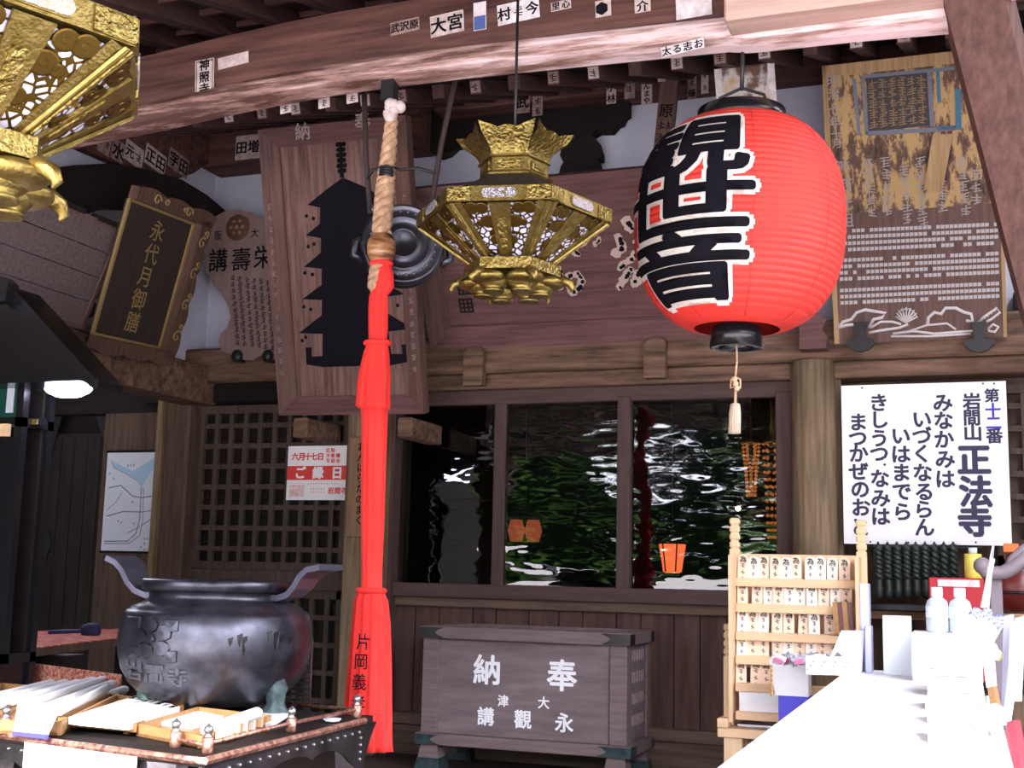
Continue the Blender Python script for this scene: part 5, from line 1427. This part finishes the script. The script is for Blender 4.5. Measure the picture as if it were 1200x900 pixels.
    # small white dish on the table's far right end
    p = PZ(389, 846, ZT+.004); o = MB().lathe([(.02, 0), (.03, .003), (.04, .014), (.036, .013), (.02, .004)], 24, Matrix.Translation(p)).build('white_dish', 'wax'); tag(o, 'small white dish near the far corner post of the copper rail', 'dish')
offerings()

# side table with patterned cloth and a padded striker, left behind the burner
def side_table():
    z = .785
    ps = [PZ(x, y, z) for x, y in ((-40, 765), (150, 742), (165, 733), (20, 735))]
    f0, f1 = PZ(21, 761, z), PZ(150, 746, z); b0, b1 = PZ(26, 740, z), PZ(160, 736, z)
    c = Vector(((f0.x+b1.x)/2, (f0.y+b1.y)/2, 0))
    t = thing('side_table', 'low dark side table with a red patterned cloth left of the burner', 'table', c)
    off = Matrix.Translation(-c)
    MB().prism([(v.x, v.y) for v in (f0, f1, b1, b0)], z-.05, z-.006, 'z', off).build('table_top', 'pillar_dark', t)
    MB().prism([(v.x, v.y) for v in (f0, f1, b1, b0)], z-.006, z, 'z', off).build('cloth', tex(mat('patterned_cloth', (.3, .1, .1), .9), 9, (.36, .03, .05), (.55, .33, .14), .5, .62, (1, 5, 1)), t, 'red and gold patterned cloth')
    MB().box(f0.x+.03, f1.x-.1, f0.y+.35, f0.y+.5, .3, z-.05, off).build('drawer_box', 'dark', t)
    for v in (f0, f1, b0, b1):
        s = v+(c-v)*.12; MB().box(s.x-.03, s.x+.03, s.y-.03, s.y+.03, 0, z-.05, off).build('leg', 'dark', t)
    p = PZ(108, 739, z+.03); q_ = PZ(78, 740, z+.02)
    d = (p-q_).normalized()
    m_ = d.to_track_quat('Z', 'Y').to_matrix().to_4x4(); m_.translation = q_
    t = thing('padded_striker', 'dark blue padded striker lying on the red patterned cloth', 'striker', m_)
    L_ = (p-q_).length
    MB().lathe([(.012, -.12), (.014, 0), (.012, L_*.7)], 10).build('handle', mat('navy_handle', (.03, .03, .12), .6), t)
    MB().lathe([(.015, L_*.6), (.04, L_*.66), (.05, L_*.85), (.05, L_*1.05), (.04, L_*1.25), (.015, L_*1.3)], 20).build('head', mat('navy_cloth', (.02, .02, .075), .8), t)
side_table()

# ------------------------------------------------------------------ black glazed cabinet with a lamp under its roof
def cabinet():
    Y = 5.2
    x1 = P(17, 600, Y).x; x0 = x1-.5
    t = thing('glazed_cabinet', 'black lacquered roofed glass cabinet with brass fittings at the left edge', 'cabinet', Vector((x1-.25, Y+.1, 0)))
    off = Matrix.Translation(-Vector((x1-.25, Y+.1, 0)))
    zt = P(17, 440, Y).z; zb = .55
    k_ = 1.5
    fr = MB()
    for x in (x0, x1-.045):
        for y in (Y, Y+.2): fr.box(x, x+.045, y, y+.045, 0, zt, off)
    for z in (0.5, P(10, 490, Y).z-.02, zt-.02, .75):
        for y in (Y, Y+.2): fr.box(x0, x1, y, y+.045, z-.025, z+.025, off)
        for x in (x0, x1-.045): fr.box(x, x+.045, Y, Y+.2, z-.025, z+.025, off)
    for yy in (441, 494): 
        p = P(38, yy, Y+.1); fr.box(x1-.02, p.x+.06, Y+.08, Y+.14, p.z-.02, p.z+.02, off)
    fr.build('frame', 'black', t)
    MB().box(x0+.02, x1-.02, Y+.02, Y+.2, 0, .75, off).build('lower_body', 'black', t)
    MB().box(x0+.03, x1-.03, Y+.18, Y+.2, .75, zt, off).build('back_panel', 'dark', t)
    MB().box(x0+.03, x1-.03, Y+.02, Y+.024, .75, P(10, 492, Y).z, off).build('dark_pane', 'black', t)
    g = MB().box(x0+.045, x1-.045, Y+.02, Y+.024, P(10, 490, Y).z, zt-.05, off).build('glass_panel', mat('green_reflection_glass', (.01, .06, .045), .08), t)  # green of a reflection painted into the glass colour
    for yy in (441, 494):
        p = P(38, yy, Y+.07); MB().prism([(p.x-.035, p.z-.014), (p.x+.03, p.z-.014), (p.x+.03, p.z+.014), (p.x-.035, p.z+.014), (p.x-.045, p.z)], Y+.07, Y+.082, 'y', off).build('brass_fitting', 'gold_emb', t)
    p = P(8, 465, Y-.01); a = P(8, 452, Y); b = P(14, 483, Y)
    MB().box(a.x-.005, b.x-.008, Y+.012, Y+.019, b.z, a.z, off).build('pale_reflection_strip', mat('pale_reflection', (.5, .55, .62), .5), t)  # white part of the glass reflection, painted as a strip
    # pale wooden block on the lower bar
    a, b = P(-8, 497, Y-.02), P(9, 511, Y-.02); MB().box(a.x, b.x, Y-.03, Y, b.z, a.z, off).build('wooden_bar', 'pale', t)
    # gabled roof, ridge running into the picture
    rp = P(14, 336, Y-.15); ev = P(114, 446, Y-.15); xr = rp.x; 
    zg = P(60, 447, Y-.15).z; pl = [(xr, rp.z), (ev.x, ev.z), (ev.x-.012, ev.z-.03), (ev.x-.1, zg), (xr-.45, zg), (xr-.45, rp.z-.05), (xr-.2, rp.z-.02)]
    MB().prism(pl, Y-.15, Y+.06, 'y', off).build('roof', 'black', t)
    pb = [(xr+.012, rp.z+.01), (ev.x+.012, ev.z+.008), (ev.x+.004, ev.z-.045), (xr-.0, rp.z-.06)]
    MB().prism(pb, Y-.19, Y-.15, 'y', off).build('bargeboard', 'black', t)
    e0 = P(15, 328, Y-.17); MB().prism([(e0.x-.055, e0.z-.13), (e0.x+.035, e0.z-.13), (e0.x+.045, e0.z-.035), (e0.x, e0.z), (e0.x-.055, e0.z-.03)], Y-.25, Y-.17, 'y', off).build('ridge_end_block', 'black', t)
    # ceiling and round lamp under the eaves
    c = P(76, 455, Y+.05)
    lp = MB().lathe([(.001, -.035), (.07, -.035), (.11, -.014), (.12, .0), (.115, .025), (.001, .03)], 32, off @ Matrix.Translation((c.x, Y+.08, c.z)) @ Matrix.Rotation(R(-5), 4, 'Y'), cap=False).build('lamp', mat('fluorescent_lamp', (.8, .8, 1), .5, emit=(.75, .78, 1), es=9), t, 'glowing round fluorescent lamp')
    MB().tube([(c.x-.09, Y+.08, c.z), (c.x-.2, Y+.08, c.z+.0)], .005, 6, T=off).tube([(c.x, Y+.08, c.z+.01), (c.x-.03, Y+.08, c.z+.09)], .01, 6, T=off).build('lamp_bracket', 'iron', t)
cabinet()

# ------------------------------------------------------------------ inside the window
def inside():
    p = P(788, 655, 9.6)
    t = thing('small_orange_lantern', 'small glowing orange lantern inside the right window pane', 'lantern', p)
    em = mat('lit_orange_paper', (.8, .18, .06), .8, emit=(1, .16, .045), es=.42)
    MB().lathe([(.05, -.11), (.075, -.1), (.085, -.02), (.11, .11), (.1, .115)], 6, smooth=False).build('paper_shade', em, t)
    MB().ball((.0, 0, -.03), .03, 10).build('bulb', mat('warm_bulb', (1, .8, .4), .5, emit=(1, .6, .2), es=9), t)
    r = MB().lathe([(.04, .115), (.13, .115), (.06, .16), (.015, .19)], 6, smooth=False); r.tube([(0, 0, .19), (0, 0, 2.0)], .006); r.lathe([(.05, -.13), (.06, -.11)], 6); r.build('lantern_cap', 'iron', t)
    for k in range(6):
        a = k*pi/3; MB().tube([(.078*cos(a), .078*sin(a), -.1), (.112*cos(a), .112*sin(a), .115)], .006, 5).build('lantern_rib', 'iron', t)
    p = P(865, 596, 9.4); o = thing('bare_bulb', 'tiny warm light inside the right window above the rack post', 'bulb', p)
    MB().ball((0, 0, 0), .018, 10).build('bulb_glass', mat('small_bulb', (1, .8, .5), .5, emit=(1, .72, .4), es=14), o); MB().lathe([(.012, .015), (.014, .05)], 8).tube([(0, 0, .05), (0, 0, 1.9)], .004).build('bulb_holder', 'iron', o)
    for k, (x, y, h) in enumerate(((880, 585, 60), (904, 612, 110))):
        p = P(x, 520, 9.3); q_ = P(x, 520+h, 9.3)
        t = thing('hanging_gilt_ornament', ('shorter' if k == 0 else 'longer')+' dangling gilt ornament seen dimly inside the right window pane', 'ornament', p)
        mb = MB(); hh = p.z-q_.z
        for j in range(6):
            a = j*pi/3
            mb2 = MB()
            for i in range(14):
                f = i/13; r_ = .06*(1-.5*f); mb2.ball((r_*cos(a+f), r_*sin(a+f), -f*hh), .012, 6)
            mb2.build('bead_string', mat('glowing_gilt_beads', (.8, .38, .1), .3, .6, emit=(.7, .2, .04), es=.12), t)  # weak emission puts a lamplit glow into the beads
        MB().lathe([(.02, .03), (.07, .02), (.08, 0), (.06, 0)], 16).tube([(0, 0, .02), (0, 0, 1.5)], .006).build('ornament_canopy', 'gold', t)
    p = P(615, 622, 9.8); t = thing('dim_lantern', 'dim reddish box lantern inside the middle window pane', 'lantern', p)
    for s in (-1, 1): MB().lathe([(.05, -.09), (.075, 0), (.05, .09)], 12, Matrix.Translation((s*.075, 0, 0))).build('paper_shade', mat('dim_orange', (.4, .12, .06), .8, emit=(.5, .1, .04), es=.16), t)
    MB().box(-.14, .14, -.02, .02, .09, .12).tube([(0, 0, .12), (0, 0, 1.6)], .006).build('lantern_bar', 'iron', t)
inside()

# ------------------------------------------------------------------ white clothed counter and everything on it
ZC = .80
def counter():
    xl, xr = PZ(870, 878, ZC).x, PZ(1160, 850, ZC).x
    y0, y1 = 1.3, 6.62
    t = thing('sales_counter', 'long white clothed counter running towards the sign on the right', 'counter', Vector(((xl+xr)/2, 4, 0)))
    off = Matrix.Translation(-Vector(((xl+xr)/2, 4, 0)))
    MB().box(xl+.01, xr-.01, y0, y1, ZC-.04, ZC-.004, off).build('counter_top', 'pale', t)
    cl = MB(); cl.box(xl, xr, y0-.005, y1+.004, ZC-.004, ZC, off)
    n = 60; vs = []; fs = []
    for k in range(n+1):
        yy = y0+(y1-y0)*k/n; w = .008*sin(k*1.7)
        vs += [(xl-.002, yy, ZC-.002), (xl-.006+w, yy, ZC-.42)]
    for k in range(n): fs.append((2*k, 2*k+1, 2*k+3, 2*k+2))
    cl.add(vs, fs, off); cl.add([(xl+.0, y1+.004, ZC-.002), (xr, y1+.004, ZC-.002), (xr, y1+.01, ZC-.42), (xl, y1+.01, ZC-.42)], [(0, 1, 2, 3)], off)
    cl.build('white_cloth', 'paper', t)
    for x in (xl+.08, xr-.13):
        for y in (y0+.1, (y0+y1)/2, y1-.15): MB().box(x, x+.05, y, y+.05, 0, ZC-.04, off).build('leg', 'pale_z', t)
    # raised back ledge with slats along the right side
    MB().box(xr-.0, xr+.03, 2.4, y1-1.6, ZC-.02, ZC+.035, off).build('side_rail', 'paper', t)
    return xl, xr
CL, CR = counter()

def pbox(name, label, cat, x0, y0, x1, y1, Y, depth, m_, group=None, b=.004, z0=None):
    """box whose front face spans photo points at distance Y"""
    a, c = P(x0, y1, Y), P(x1, y0, Y)
    zz = a.z if z0 is None else z0
    o = MB().box(a.x, c.x, Y, Y+depth, zz, c.z, b=b).build(name, m_); tag(o, label, cat, group); return o
def objects_on_counter():
    # white block carrying the two bottles
    Y = 6.1
    zb = P(1112, 742, Y).z
    a, b = P(1068, 742, Y), P(1150, 742, Y)
    t = MB().box(a.x, b.x, Y-.06, Y+.22, ZC, zb, b=.006).build('white_block', 'paper'); tag(t, 'white block under the two clear bottles at the far end of the counter', 'box')
    for k, x in enumerate((1099, 1126)):
        p = P(x, 742, Y+.06); p.z = zb+.001; s = (p-EYE).dot(F_)/FOC
        t = thing('water_bottle', ('clear pale blue bottle with white cap beside the white display sheet', 'clear pale blue bottle with white cap touching the rolled papers')[k], 'bottle', p)
        r = 12.7*s; h = 40*s
        MB().lathe([(r*.92, 0), (r, .006), (r, h*.32), (r*.96, h*.36), (r, h*.4), (r, h*.78), (r*.88, h*.9), (r*.5, h*1.0), (r*.46, h*1.06)], 28).build('bottle_body', 'bottle', t)
        MB().lathe([(r*1.01, h*.42), (r*1.01, h*.74)], 28, cap=False).build('paper_label', mat('pale_label', (.72, .86, .93), .7), t, fix=False)
        MB().lathe([(r*.5, h*1.03), (r*.52, h*1.04), (r*.52, h*1.27), (r*.47, h*1.3), (.001, h*1.3)], 20).build('cap', 'white', t, 'white cap')
    o = pbox('display_sheet', 'pale blue white upright sheet left of the two bottles', 'sheet', 1035, 722, 1068, 770, 6.35, .008, mat('bluish_sheet', (.8, .88, .92), .7), z0=ZC)
    for k, (x0, y0, x1) in enumerate(((1009, 684, 1018), (1014, 734, 1021))):
        pbox('acrylic_panel', ('tall', 'short')[k]+' bluish frosted panel standing at the right side of the rack', 'panel', x0, y0, x1, 790, 6.5-.1*k, .12, 'acrylic', z0=ZC)
    # slanted white card
    a = [P(986, 739, 6.45), P(1013, 739, 6.45), P(1010, 790, 6.42), P(966, 790, 6.42)]
    o = MB().loft([[(v.x, v.y, max(ZC, v.z)) for v in a], [(v.x, v.y+.02, max(ZC, v.z)) for v in a]]).build('slanted_card', 'paper'); tag(o, 'white slanted display card in front of the lower right rack shelves', 'card')
    # blue box with white bag on the rack's base plank
    Y = 6.62
    zb = .0
    t = thing('blue_display_box', 'blue box with a tall white paper bag in it beside the rack', 'box', Vector((P(935, 850, Y+.06).x, Y+.06, 0)))
    off = t.matrix_world.inverted()
    a, c = P(912, 814, Y), P(948, 814, Y)
    MB().box(a.x, c.x, Y, Y+.12, 0, a.z, off, .004).build('blue_box', 'blue', t)
    a2, c2 = P(904, 814, Y-.01), P(947, 777, Y-.01)
    MB().loft([[(a2.x+.02, Y-.01, a2.z-.002), (c2.x, Y-.01, a2.z-.002), (c2.x, Y+.13, a2.z-.002), (a2.x+.02, Y+.13, a2.z-.002)], [(a2.x-.005, Y-.03, c2.z), (c2.x, Y-.03, c2.z), (c2.x, Y+.14, c2.z), (a2.x-.005, Y+.14, c2.z)]], T=off).build('white_bag', 'paper', t, 'white paper bag')
    o_ = MB(); 
    for k in range(7): o_.ball((a2.x+.005, Y-.026, c2.z-.02-.024*k), .012, 8, off, (.6, .3, 1))
    o_.build('ochre_print', mat('ochre_print', (.75, .5, .2), .8), t)
    # crumpled clear sachets with pink and red prints
    pk = [mat('pink_print', (.8, .25, .45), .5), mat('red_print', (.7, .06, .1), .5), mat('lilac_print', (.5, .5, .75), .4), mat('grey_film', (.45, .48, .52), .25)]
    for k in range(12):
        x = 908+8*k; y = 773-1.0*abs(k-5)*.3+rnd.uniform(-3, 3)
        c = P(x+4, y+5, 6.42+.04*(k % 3)); 
        z0 = ZC+.03 if k > 4 else P(925, 777, 6.61).z+.005
        c.z = max(c.z, z0+.02)
        T = Matrix.Translation(c) @ Matrix.Rotation(rnd.uniform(-.7, .7), 4, 'Y') @ Matrix.Rotation(rnd.uniform(-.5, .5), 4, 'Z') @ Matrix.Rotation(.5, 4, 'X')
        t = thing('charm_sachet', 'small crumpled clear sachet with coloured print heaped before the rack', 'sachet', T, 'crumpled charm sachets')
        n = 6; vs = []; 
        for i in range(n+1):
            for j in range(n+1): vs.append((-.035+.07*i/n, rnd.uniform(-.006, .006), -.03+.06*j/n))
        fs = [(i*(n+1)+j, i*(n+1)+j+1, (i+1)*(n+1)+j+1, (i+1)*(n+1)+j) for i in range(n) for j in range(n)]
        vb = [(x_, y_+.008, z_) for x_, y_, z_ in vs]
        MB().add(vs, fs).add(vb, fs).build('film', pk[3] if k % 2 else 'paper', t)
        MB().box(-.024, .024, -.012, -.007, -.012, .014).build('print', pk[k % 3], t)
    # small white boxes with pink marks under them
    for k in range(4):
        a = P(952+13*k, 812-4*k, 6.1+.02*k); 
        o = thing('charm_box', 'small white charm box with pink marks in the row before the slanted card', 'box', Vector((a.x, 6.1+.02*k, ZC)), 'white charm boxes')
        MB().box(-.03, .03, 0, .05, 0, .085, b=.003).build('carton', 'paper', o)
        w = MB(); 
        for j in range(3): w.box(-.022+.012*j, -.015+.014*j, -.002, .001, .02+.018*j, .03+.018*j)
        w.build('pink_print', pk[j % 2], o)
    # stacks of paper along the right side
    for k, (x0, y0, x1, yb, Y, n, lb) in enumerate(((1090, 768, 1118, 786, 5.3, 3, 'far short stack of white paper bundles in the middle of the counter'), (1100, 782, 1146, 800, 4.7, 5, 'stack of white paper bundles with greyish edges near the far right rail'), (1088, 800, 1143, 822, 4.2, 5, 'wide middle stack of white paper bundles along the right rail'), (1086, 822, 1143, 842, 3.75, 4, 'near stack of white paper bundles along the right rail'))):
        a, b = P(x0, yb, Y), P(x1, yb, Y); zt = max(ZC+.03, P(x0, y0, Y).z)
        t = thing('paper_stack', lb, 'paper stack', Vector(((a.x+b.x)/2, Y+.14, ZC)))
        off = t.matrix_world.inverted(); x1_ = min(b.x, CR-.01)
        for j in range(n):
            z0 = ZC+(zt-ZC)*j/n; o_ = rnd.uniform(-.008, .004)
            MB().box(a.x+o_, x1_+o_, Y+o_, Y+.28+o_, z0+.0008, ZC+(zt-ZC)*(j+1)/n-.0012, off, .002).build('paper_bundle', 'bundle', t)
    # rolled papers with blue patterned ends leaning at the far right
    bt = tex(mat('blue_pattern_paper', (.4, .45, .8), .8), 60, (.12, .16, .6), (.85, .85, .92), .45, .55)
    for k, (x0, y0, x1, y1) in enumerate(((1098, 772, 1146, 716), (1108, 778, 1154, 719), (1118, 784, 1160, 722), (1126, 790, 1166, 726), (1132, 796, 1171, 730), (1122, 776, 1158, 716), (1136, 786, 1173, 724))):
        a, b = P(x0, y0, 5.45+.05*k), P(x1, y1, 5.65+.05*k); a.z = max(a.z, ZC+.02); d = b-a; L_ = d.length
        q_ = d.to_track_quat('Z', 'Y').to_matrix().to_4x4(); q_.translation = a
        t = thing('rolled_paper', 'slanting rolled white paper with a blue patterned end at the far right of the counter', 'paper roll', q_, 'rolled papers with blue ends')
        MB().lathe([(.0205, 0), (.021, .002), (.021, L_-.05)], 14).build('paper_roll', 'paper', t)
        MB().lathe([(.0215, L_-.05), (.0215, L_-.002), (.012, L_), (.010, L_-.01)], 14).build('patterned_end', bt, t)
    # thin blade-like fan slat and white stick
    a, b, c, d = P(1154, 714, 5.9), P(1159, 716, 5.9), P(1166, 629, 5.95), P(1165, 629, 5.95)
    m1, m2 = P(1156, 672, 5.92), P(1163, 673, 5.92)
    o = MB().loft([[v+Vector((0, k*.006, 0)) for v in (a, b, m2, c, d, m1)] for k in (0, 1)]).build('pointed_blade', mat('grey_blade', (.4, .41, .42), .35, .5)); tag(o, 'grey pointed blade rising above the rolled papers', 'blade')
    a, b = P(1151, 712, 5.8), P(1163, 655, 5.85)
    o = MB().tube([a, b], [.009, .011], 8).build('white_stick', mat('ivory', (.85, .8, .7), .6)); tag(o, 'thin ivory white stick in front of the grey blade', 'stick')
    # niche below the sign: black tray, twisted cords, red box, yellow can
    Yn = 7.72
    sh = 1.071
    a, b = P(1014, 706, Yn-.1), P(1088, 706, Yn-.1)
    o = MB().box(a.x, b.x+.05, Yn-.1, Yn+.12, sh, sh+.045, b=.008).build('black_tray', 'black'); tag(o, 'black lacquer tray on the pale shelf under the white sign', 'tray')
    cord = mat('black_green_cord', (.018, .025, .022), .5)
    hb = P(1080, 636, 7.8)
    o = MB().tube([Vector((P(1016, 639, 7.8).x, 7.8, hb.z-.03)), Vector((P(1150, 639, 7.8).x, 7.8, hb.z-.03))], .008, 8).build('hanging_rail', 'iron'); tag(o, 'thin dark rail along the lower edge of the white sign holding the cords', 'rail')
    for k in range(9):
        x = 1029+11*k; bot = 702 if k < 6 else 690
        a, b = P(x, 640, 7.76), P(x, bot, 7.76); zb = max(b.z, sh+.05)
        t = thing('twisted_cord', ('dark twisted cord with a tassel hanging over the black tray' if k < 6 else 'dark twisted cord hanging behind the red box'), 'cord', a, 'twisted cords over the tray' if k < 6 else 'twisted cords behind the red box')
        h = a.z-zb; hs = h*(.62 if k < 6 else 1); mb = MB()
        for s in range(2):
            mb.tube([(.014*cos(s*pi+i*.75), .014*sin(s*pi+i*.75), -hs*i/30) for i in range(31)], .015, 7)
        mb.build('twisted_part', cord, t)
        MB().lathe([(.001, .03), (.012, .01), (.016, -.005)], 8).build('cord_tip', cord, t)
        if k < 6:
            MB().lathe([(.016, -hs), (.022, -hs-.01), (.02, -hs-.03), (.028, -hs-.06), (.026, -h*.93), (.012, -h)], 12, fn=lambda r, z, a_: r*(1+.06*sin(6*a_))).build('tassel', cord, t)
    a, b = P(1089, 705, 7.3), P(1153, 678, 7.3)
    t = thing('red_box', 'dark red box with a white patterned top edge behind the bottles', 'box', Vector(((a.x+b.x)/2, 7.3, 0)))
    off = t.matrix_world.inverted()
    MB().box(a.x, b.x, 7.3, 7.5, .72, b.z, off, .006).build('box_body', 'red', t)
    a, b = P(1099, 687, 7.29), P(1148, 680, 7.29); MB().box(a.x, b.x, 7.29, 7.3, a.z, b.z, off).build('white_print', tex(mat('white_red_print', (.8, .6, .6), .6), 16, (.7, .3, .32), (.85, .75, .76), .35, .5), t)
    tz = P(1120, 678, 7.3).z
    p = P(1141, 678, 7.38); p.z = tz+.001; s = (p-EYE).dot(F_)/FOC
    t = thing('yellow_can', 'yellow can standing on the dark red box', 'can', p)
    MB().lathe([(9*s, 0), (9.8*s, .004), (9.8*s, 28*s), (9*s, 29*s), (8*s, 28.5*s), (.001, 28.5*s)], 28).build('can_body', 'yellow', t)
    MB().lathe([(5*s, 29*s), (5*s, 36*s), (.001, 36*s)], 16).build('clear_top', 'bottle', t)
    o = MB().box(P(1072, 690, 7.4).x-.35, P(1152, 690, 7.4).x+.3, 7.28, 7.56, .66, .72, b=.005).build('dark_ledge_trim', 'dark'); 
    o['kind'] = 'structure'
    for x in (-.3, .6):
        struct('ledge_support_trim', MB().box(x, x+.05, 7.3, 7.5, 0, .66), 'dark')
    # grey post with a curved arm
    Y = 6.6
    a, b = P(1163, 780, Y), P(1174, 672, Y)
    t = thing('curved_arm_stand', 'mauve grey post with a thick curved arm at the right edge', 'stand', Vector(((a.x+b.x)/2, Y+.03, 0)))
    off = t.matrix_world.inverted()
    MB().box(a.x, b.x, Y, Y+.055, 0, b.z, off, .004).build('post', 'grey', t)
    Q = lambda x, y, Y_=Y-.03: P(x, y, Y_)
    MB().tube([Q(1149, 664), Q(1155, 669), Q(1164, 672), Q(1176, 671), Q(1186, 666), Q(1196, 658), Q(1212, 646)], [.03, .036, .034, .034, .036, .036, .036], 12, T=off).ball(off @ Q(1151, 663), .042, 16).build('curved_arm', 'grey', t)
    MB().tube([Q(1178, 664), Q(1186, 654), Q(1196, 645), Q(1212, 635)], [.012, .018, .02, .02], 10, T=off).build('thin_arm', 'grey', t)
    # wooden drum and orange scraps at the far right
    c = P(1194, 688, 7.42); c.z = max(c.z, .72+.155)
    t = thing('wooden_fish_drum', 'glossy dark red round wooden drum at the right edge', 'drum', c)
    MB().ball((0, 0, 0), .15, 28, sc=(1, .9, .95)).build('drum_body', 'darkred', t)
    MB().tube([(.12*sin(k*.2-.9), -.139+.03*(k*.2-.9)**2, -.03+.0*k) for k in range(10)], .008, 6).build('mouth_slit', 'black', t)
    MB().tube([(.06*cos(k*pi/8), 0, .14+.04*sin(k*pi/8)) for k in range(9)], .018, 8).build('handle', 'darkred', t)
    o = pbox('orange_card', 'folded orange card under the lower right corner of the white sign', 'card', 1176, 637, 1194, 647, 7.3, .03, 'orange')
    o = pbox('orange_card', 'small orange card on top of the round wooden drum', 'card', 1184, 676, 1194, 684, 7.35, .06, 'orange')
    # leaning white frames, red panel, round white lid and paper strips right of the counter
    def strip(name, label, cat, pts, Y0, Y1, m_, th=.012, group=None):
        v = [P(x, y, Y1 if i < 2 else Y0) for i, (x, y) in enumerate(pts)]
        o = MB().loft([v, [u+Vector((th, th, 0)) for u in v]]).build(name, m_); tag(o, label, cat, group); return o
    wf = mat('white_plastic', (.33, .33, .4), .4)
    strip('white_plastic_strip', 'tall white slat leaning beside the counter rail, nearest the rolled papers', 'slat', ((1176, 722), (1184, 720), (1180, 836), (1173, 838)), 4.6, 4.9, wf)
    strip('white_plastic_strip', 'broad tall white slat leaning at the right edge behind the red panel', 'slat', ((1189, 724), (1199, 722), (1180, 850), (1174, 850)), 4.5, 4.8, wf)
    strip('white_plastic_strip', 'short white slat standing at the very right edge above the red panel', 'slat', ((1190, 730), (1197, 730), (1193, 822), (1187, 822)), 4.4, 4.5, wf)
    strip('paper_strip', 'white paper strip with pink print leaning on the right rail of the counter', 'strip', ((1149, 752), (1160, 751), (1164, 804), (1156, 806)), 4.75, 4.8, 'paper')
    strip('paper_strip', 'narrow brown backed strip standing behind the right rail', 'strip', ((1157, 806), (1164, 804), (1171, 836), (1162, 838)), 4.5, 4.7, 'tray')
    a = P(1168, 760, 4.85)
    o = MB().tube([P(1160, 751, 4.8), P(1166, 757, 4.8), P(1169, 764, 4.8), P(1168, 774, 4.8)], .008, 6).ball(P(1169, 768, 4.8), .02, 10).build('cream_ribbon', mat('cream_ribbon', (.85, .7, .4), .7)); tag(o, 'small cream yellow ribbon tied at the paper strips by the rail', 'ribbon')
    c = P(1160, 840, 3.7)
    o = MB().lathe([(.001, .03), (.03, .028), (.042, .012), (.044, 0), (.04, -.02), (.001, -.02)], 24, Matrix.Translation(c) @ Matrix.Rotation(R(-20), 4, 'Y')).build('round_white_cover', 'white'); tag(o, 'round white lid hanging over the right rail of the counter', 'lid')
    a, b = P(1172, 905, 3.6), P(1188, 846, 4.3)
    strip('red_board', 'plain dark red board standing below the white plastic strips', 'board', ((1180, 846), (1188, 844), (1206, 960), (1166, 960)), 3.4, 4.3, mat('deep_red_board', (.17, .008, .02), .7), .02)
    o = MB().box(.13, .55, 4.5, 4.95, 0, .62, b=.01).build('brown_cabinet', 'pillar_dark'); tag(o, 'brown wooden chest behind the leaning white slats at the right edge', 'chest')
    # pink and blue wrapped bits at the bottom of the counter
    for k, (x, m_) in enumerate(((1013, 'acrylic'), (1042, pk[0]), (1050, pk[0]))):
        p = PZ(x, 896, ZC)
        o = MB().tube([p+Vector((-.02, 0, .006)), p+Vector((0, .03, .012)), p+Vector((.025, .035, .006))], .004, 6).build('coloured_tie', m_); tag(o, ('pale blue', 'long pink', 'short pink')[k]+' wire tie lying on the white cloth at the bottom edge', 'tie')
objects_on_counter()
